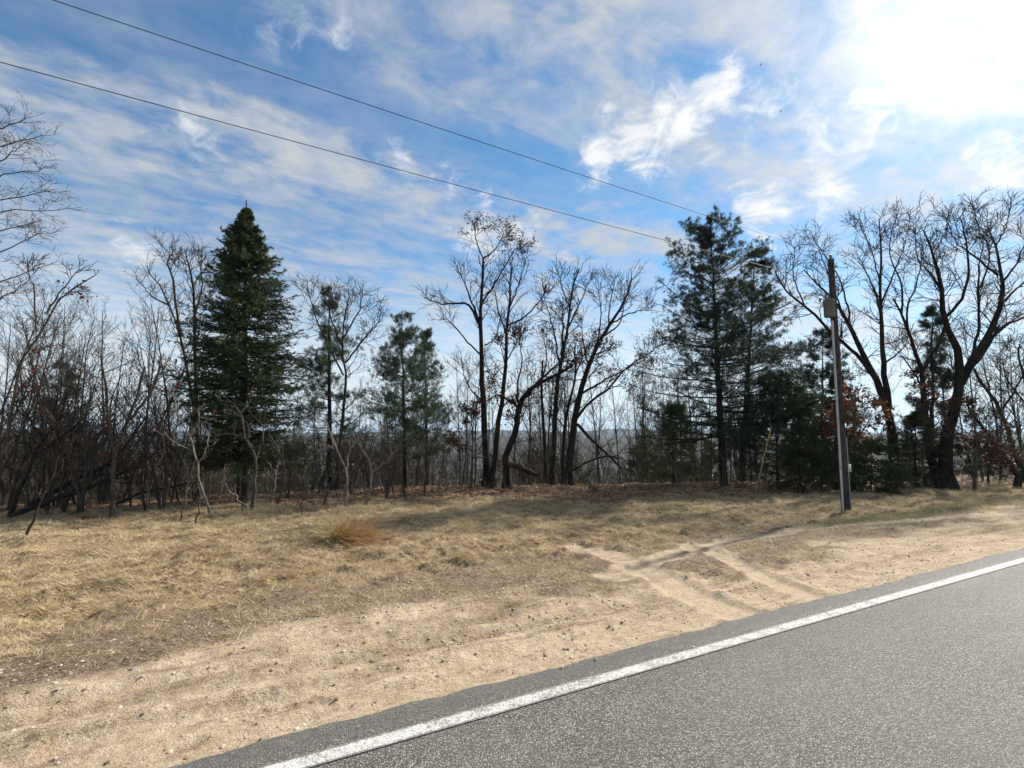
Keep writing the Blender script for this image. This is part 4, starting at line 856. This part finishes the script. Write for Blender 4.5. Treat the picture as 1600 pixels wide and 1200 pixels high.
# ------------------------------------------------------------------ ornamental grass clump
oc = cam_ground(528, 850); oz = gz(*oc)
orn = thing('ornamental_grass', (oc[0], oc[1], oz), 'bleached ornamental grass clump with rusty blades swept to one side', 'grass clump')
def arching(n, spread, lean, Lr, droop, w):
    a = rng.random(n) * 6.283; r = .22 * np.sqrt(rng.random(n)); p = np.stack([np.cos(a) * r, np.sin(a) * r, np.zeros(n) - .02], 1)
    d = unit(np.stack([np.cos(a) * spread * rng.random(n) + lean[0], np.sin(a) * spread * rng.random(n) + lean[1], np.full(n, lean[2])], 1) + rng.normal(size=(n, 3)) * .18)
    L = Lr[0] + (Lr[1] - Lr[0]) * rng.random(n); out = [p]
    for s in range(5):
        p = p + d * (L / 5)[:, None]; d = unit(d + np.array([0, 0, -droop]) * (1 + rng.random((n, 1)))); out.append(p)
    C = np.stack(out, 1); C[:, :, 2] = np.maximum(C[:, :, 2], .015 + .02 * rng.random(C.shape[:2]))
    return C, np.full((n, 6), w) * np.linspace(1, .25, 6)[None]
Bag().tube(*arching(340, 1.0, (-.10, 0, 1.0), (.3, .82), .16, .006), 3).build('blades', M_ORN, orn)
Bag().tube(*arching(300, .6, (.95, -.2, .45), (.45, 1.25), .10, .006), 3).build('swept_blades', M_ORN2, orn)
# ------------------------------------------------------------------ grass, litter, brush, stones: nobody could count them
def scatter(n, x0, x1, y0, y1):
    return rng.uniform(x0, x1, n), rng.uniform(y0, y1, n)
def zone_at(x, y):
    u, v = uv(x, y); return u, v, vprime(u, v), zones(x, y, u, v, vprime(u, v))
def in_view(x, y, m=1.25): return np.abs(x) < y * m + 1.5
def grass(n, L, W, lo, hi, keepf, m, name, label, flat=.35):
    y = 4.0 * (28 / 4.0) ** rng.random(n); x = rng.uniform(-1.22, 1.22, n) * y
    u, v, vp, zz = zone_at(x, y); k_ = keepf(x, y, u, v, vp, zz); ok = rng.random(len(x)) < k_; x, y = x[ok], y[ok]
    z = ground(x, y); p = np.stack([x, y, z - .004], 1); n_ = len(x)
    fl = fbm(x, y, 1.1, 2, 200) * 9 + rng.normal(size=n_) * 1.1
    d = unit(np.stack([np.cos(fl), np.sin(fl), flat * (.15 + 1.6 * rng.random(n_))], 1))
    ln = L * (.5 + rng.random(n_)) * (.5 + np.clip(y, 4, 14) * .04); V, T = blades(p, d, ln, W * (.30 + y * .06))
    o = Bag().add(V, T).build(name, m, None, False); return tag(o, label, None, None, 'stuff')
tmask = lambda x, y: 1 - track_mask(x, y)[0]
grass(1000000, .14, .0095, 0, 0, lambda x, y, u, v, vp, z: np.clip(np.maximum(z[1], .14 * z[0] * (v < 7)) * (1 - .75 * z[2]) * (.06 + 1.4 * sstep(fbm(x, y, .5, 4, 205, .7), -.15, .3)) * .95, 0, 1) * (vp < 27) * tmask(x, y), M_STRAW, 'dry_grass', 'matted straw coloured winter grass on the verge', .55)
grass(420000, .10, .008, 0, 0, lambda x, y, u, v, vp, z: (sstep(fbm(x, y, 2.5, 3, 207), .12, .4) * .3 * z[1] + .5 * sstep(u, 9, 12) * 2 * np.exp(-((v - 6.4) / .5) ** 2)) * (1 - z[2]) * (v > 5.3) * (vp < 20) * tmask(x, y), M_STRAWG, 'green_grass', 'first green spring grass in the dry verge', .7)
# leaf litter
x, y = scatter(170000, -26, 30, 8, 32); ok = in_view(x, y); x, y = x[ok], y[ok]; u, v, vp, zz = zone_at(x, y)
ok = (rng.random(len(x)) < np.maximum(zz[2] * .8, .10 * zz[1])) & (vp < 28); x, y = x[ok], y[ok]; lz = zz[2][ok]
o = Bag().add(*leafquads(np.stack([x, y, ground(x, y) + .02], 1), .06 + .06 * lz, .6)).build('leaf_litter', M_LITTER, None, False); tag(o, 'brown fallen leaves strewn below the trees', None, None, 'stuff')
# brush along the crest and down the slope
def brush(n, sel, Hr, m, name, label, r0=.006, sub=2, xr=(-34, 40), yr=(9, 60)):
    x, y = scatter(n, *xr, *yr); ok = in_view(x, y, 1.3); x, y = x[ok], y[ok]; u, v, vp, zz = zone_at(x, y)
    ok = rng.random(len(x)) < sel(x, y, u, v, vp, zz); x, y = x[ok], y[ok]; M = len(x)
    pos = np.stack([x, y, ground(x, y) - .03], 1); d = unit(np.stack([rng.normal(size=M) * .25, rng.normal(size=M) * .25, np.ones(M)], 1)); L = Hr[0] + (Hr[1] - Hr[0]) * rng.random(M) ** 1.6; out = [pos]
    for s in range(3):
        pos = pos + d * (L / 3)[:, None]; d = unit(d + rng.normal(size=(M, 3)) * .2); out.append(pos)
    C = np.stack(out, 1); Rr = (r0 * (.6 + .4 * L / Hr[1]))[:, None] * np.linspace(1, .35, 4)[None]
    b = Bag().tube(C, Rr, 3)
    if sub: b.tube(*grow(C, Rr, sub, (.3, .95), 45, .45, 3, .15, .06, .7, .01, .5, .1), 3)
    o = b.build(name, m); return tag(o, label, None, None, 'stuff')
edge = lambda u: np.interp(u, [-20, -8, 0, 8, 14, 20], [19.0, 19.5, 23, 22, 15, 11.5])
brush(21000, lambda x, y, u, v, vp, z: sstep(vp, edge(u) - 1.5, edge(u) + 3) * (vp < 60) * np.where(vp < 34, .75, .35), (.5, 2.9), M_BRUSH, 'undergrowth', 'leafless brush along the crest and down the slope', .009, 3)
brush(9000, lambda x, y, u, v, vp, z: sstep(u, 2, 7) * sstep(v, 8.2, 9.8) * (vp < 24) * .5 + .015 * (v > 8) * (vp < 24), (.15, .75), M_STALK, 'dead_weeds', 'dead weed stalks standing in the verge', .0035, 2, (-20, 24), (6, 30))
# stones and crumbs on the shoulder
ico = np.array([(0, 0, 1), (.9, 0, .1), (.28, .85, .1), (-.72, .53, .05), (-.72, -.53, .1), (.28, -.85, 0), (0, 0, -.8)])[:6]; icf = np.array([(0, 1, 2), (0, 2, 3), (0, 3, 4), (0, 4, 5), (0, 5, 1)])
def stones(n, smin, smax, sel, m, name, label):
    u, v = rng.uniform(-8, 18, n), rng.uniform(2.8, 7.6, n); x, y = xy(u, v); ok = in_view(x, y) & (rng.random(n) < sel(x, y, u, v) * (1 - track_mask(x, y)[0])); x, y, v = x[ok], y[ok], v[ok]; M = len(x)
    s = smin + (smax - smin) * rng.random(M) ** 8
    V = ico[None] * (s[:, None, None] * (.6 + .7 * rng.random((M, 6, 1)))) * np.array([1, 1, .65]); a = rng.random(M) * 6.28
    V = np.stack([V[..., 0] * np.cos(a)[:, None] - V[..., 1] * np.sin(a)[:, None], V[..., 0] * np.sin(a)[:, None] + V[..., 1] * np.cos(a)[:, None], V[..., 2]], -1)
    zz = np.where(v < V_EDGE, .002, ground(x, y)); V = V + np.stack([x, y, zz + s * .1], 1)[:, None]
    Q_ = (icf[None] + (np.arange(M) * 6)[:, None, None]).reshape(-1, 3)
    tag(Bag().add(V.reshape(-1, 3), Q_).build(name, m, None, False), label, None, None, 'stuff')
M_STONE = leaf_mat('pebbles', (.20, .15, .105), (.60, .50, .38), 0, 5, .2, .9); M_CLOD = leaf_mat('dark_clods', (.07, .05, .035), (.28, .20, .13), 0, 5, .1, .95)
stones(200000, .004, .022, lambda x, y, u, v: (v > V_EDGE + .02) * (1 - sstep(v, 5.5, 7.5)) * (.25 + sstep(fbm(x, y, .7, 3, 301), 0, .4)) * .42 + (v > V_EDGE - .25) * (v <= V_EDGE) * .012, M_STONE, 'gravel', 'pebbles scattered over the sandy shoulder')
stones(200000, .004, .022, lambda x, y, u, v: (v > V_EDGE + .1) * (.07 + .6 * np.exp(-((v - 5.9 + fbm(x, y, 1.5, 2, 302)) / .7) ** 2) + .35 * np.exp(-((v - 4.3) / .12) ** 2) * (fbm(x, y, .8, 2, 303) > .05)) * .6, M_CLOD, 'earth_clods', 'dark earth crumbs between sand and grass')
# ------------------------------------------------------------------ woodland on the slope and valley floor
def valley(n, rmin, rmax, evergreen):
    r = rmin * (rmax / rmin) ** rng.random(n); a = rng.uniform(R(-56), R(56), n); x, y = r * np.sin(a), r * np.cos(a); u, v = uv(x, y); vp = vprime(u, v); ok = vp > 36; x, y, r = x[ok], y[ok], r[ok]; M = len(x)
    z = ground(x, y) - .3; H = rng.uniform(7, 14, M) * (.9 if evergreen else 1)
    H = np.minimum(H, np.maximum(1.5, CAMZ - r * .004 - 1.0 * rng.random(M) - z))
    b = Bag()
    if evergreen:
        k_ = 150; h = rng.random((M, k_)) ** .8; rad_ = (1 - h) * .24 * H[:, None] * (.35 + .65 * rng.random((M, k_))); aa = rng.random((M, k_)) * 6.28
        p = np.stack([x[:, None] + np.cos(aa) * rad_, y[:, None] + np.sin(aa) * rad_, z[:, None] + H[:, None] * (.12 + .88 * h)], -1).reshape(-1, 3)
        d = unit(np.stack([np.cos(aa), np.sin(aa), np.full_like(aa, .1)], -1).reshape(-1, 3) + rng.normal(size=p.shape) * .4)
        b.add(*blades(p, d, .9, .5)); return b
    k_ = 46; h = .25 + .75 * rng.random((M, k_)); aa = rng.random((M, k_)) * 6.28; q = rng.random((M, k_)) * .16 * H[:, None] * np.sin(np.clip(h, 0, 1) * 3.0)
    p = np.stack([x[:, None] + np.cos(aa) * q, y[:, None] + np.sin(aa) * q, z[:, None] + H[:, None] * h * .9], -1).reshape(-1, 3)
    d = unit(np.stack([np.cos(aa) * .6, np.sin(aa) * .6, np.ones_like(aa)], -1).reshape(-1, 3) + rng.normal(size=p.shape) * .3)
    b.add(*blades(p, d, 2.2, np.repeat(np.clip(r * .0011, .05, .4), k_)))
    tz = np.stack([x, y, z], 1); b.add(*blades(tz, np.tile(np.array([0, 0, 1.0]), (M, 1)), H, np.clip(r * .002, .16, .5)))
    return b
tag(valley(2800, 38, 700, False).build('valley_wood', M_WOODS, None, False), 'leafless woodland filling the valley below the crest', None, None, 'stuff')
tag(valley(420, 40, 700, True).build('valley_evergreens', M_EVER, None, False), 'scattered evergreens in the valley woodland', None, None, 'stuff')
# ------------------------------------------------------------------ haze
HX = 9500; V, Qh = boxv((0, 0, 55), (2 * HX, 2 * HX, 290))
mh, k, out = mat('haze'); pv_ = k.n('ShaderNodeVolumePrincipled'); pv_.inputs['Color'].default_value = (.55, .76, 1.0, 1); pv_.inputs['Density'].default_value = 0.00012; pv_.inputs['Anisotropy'].default_value = 0.2
k.L.new(pv_.outputs[0], out.inputs['Volume'])
tag(mesh_np('haze', V, Qh, mh, None, False), 'thin blue haze over the far hills', None, None, 'stuff')
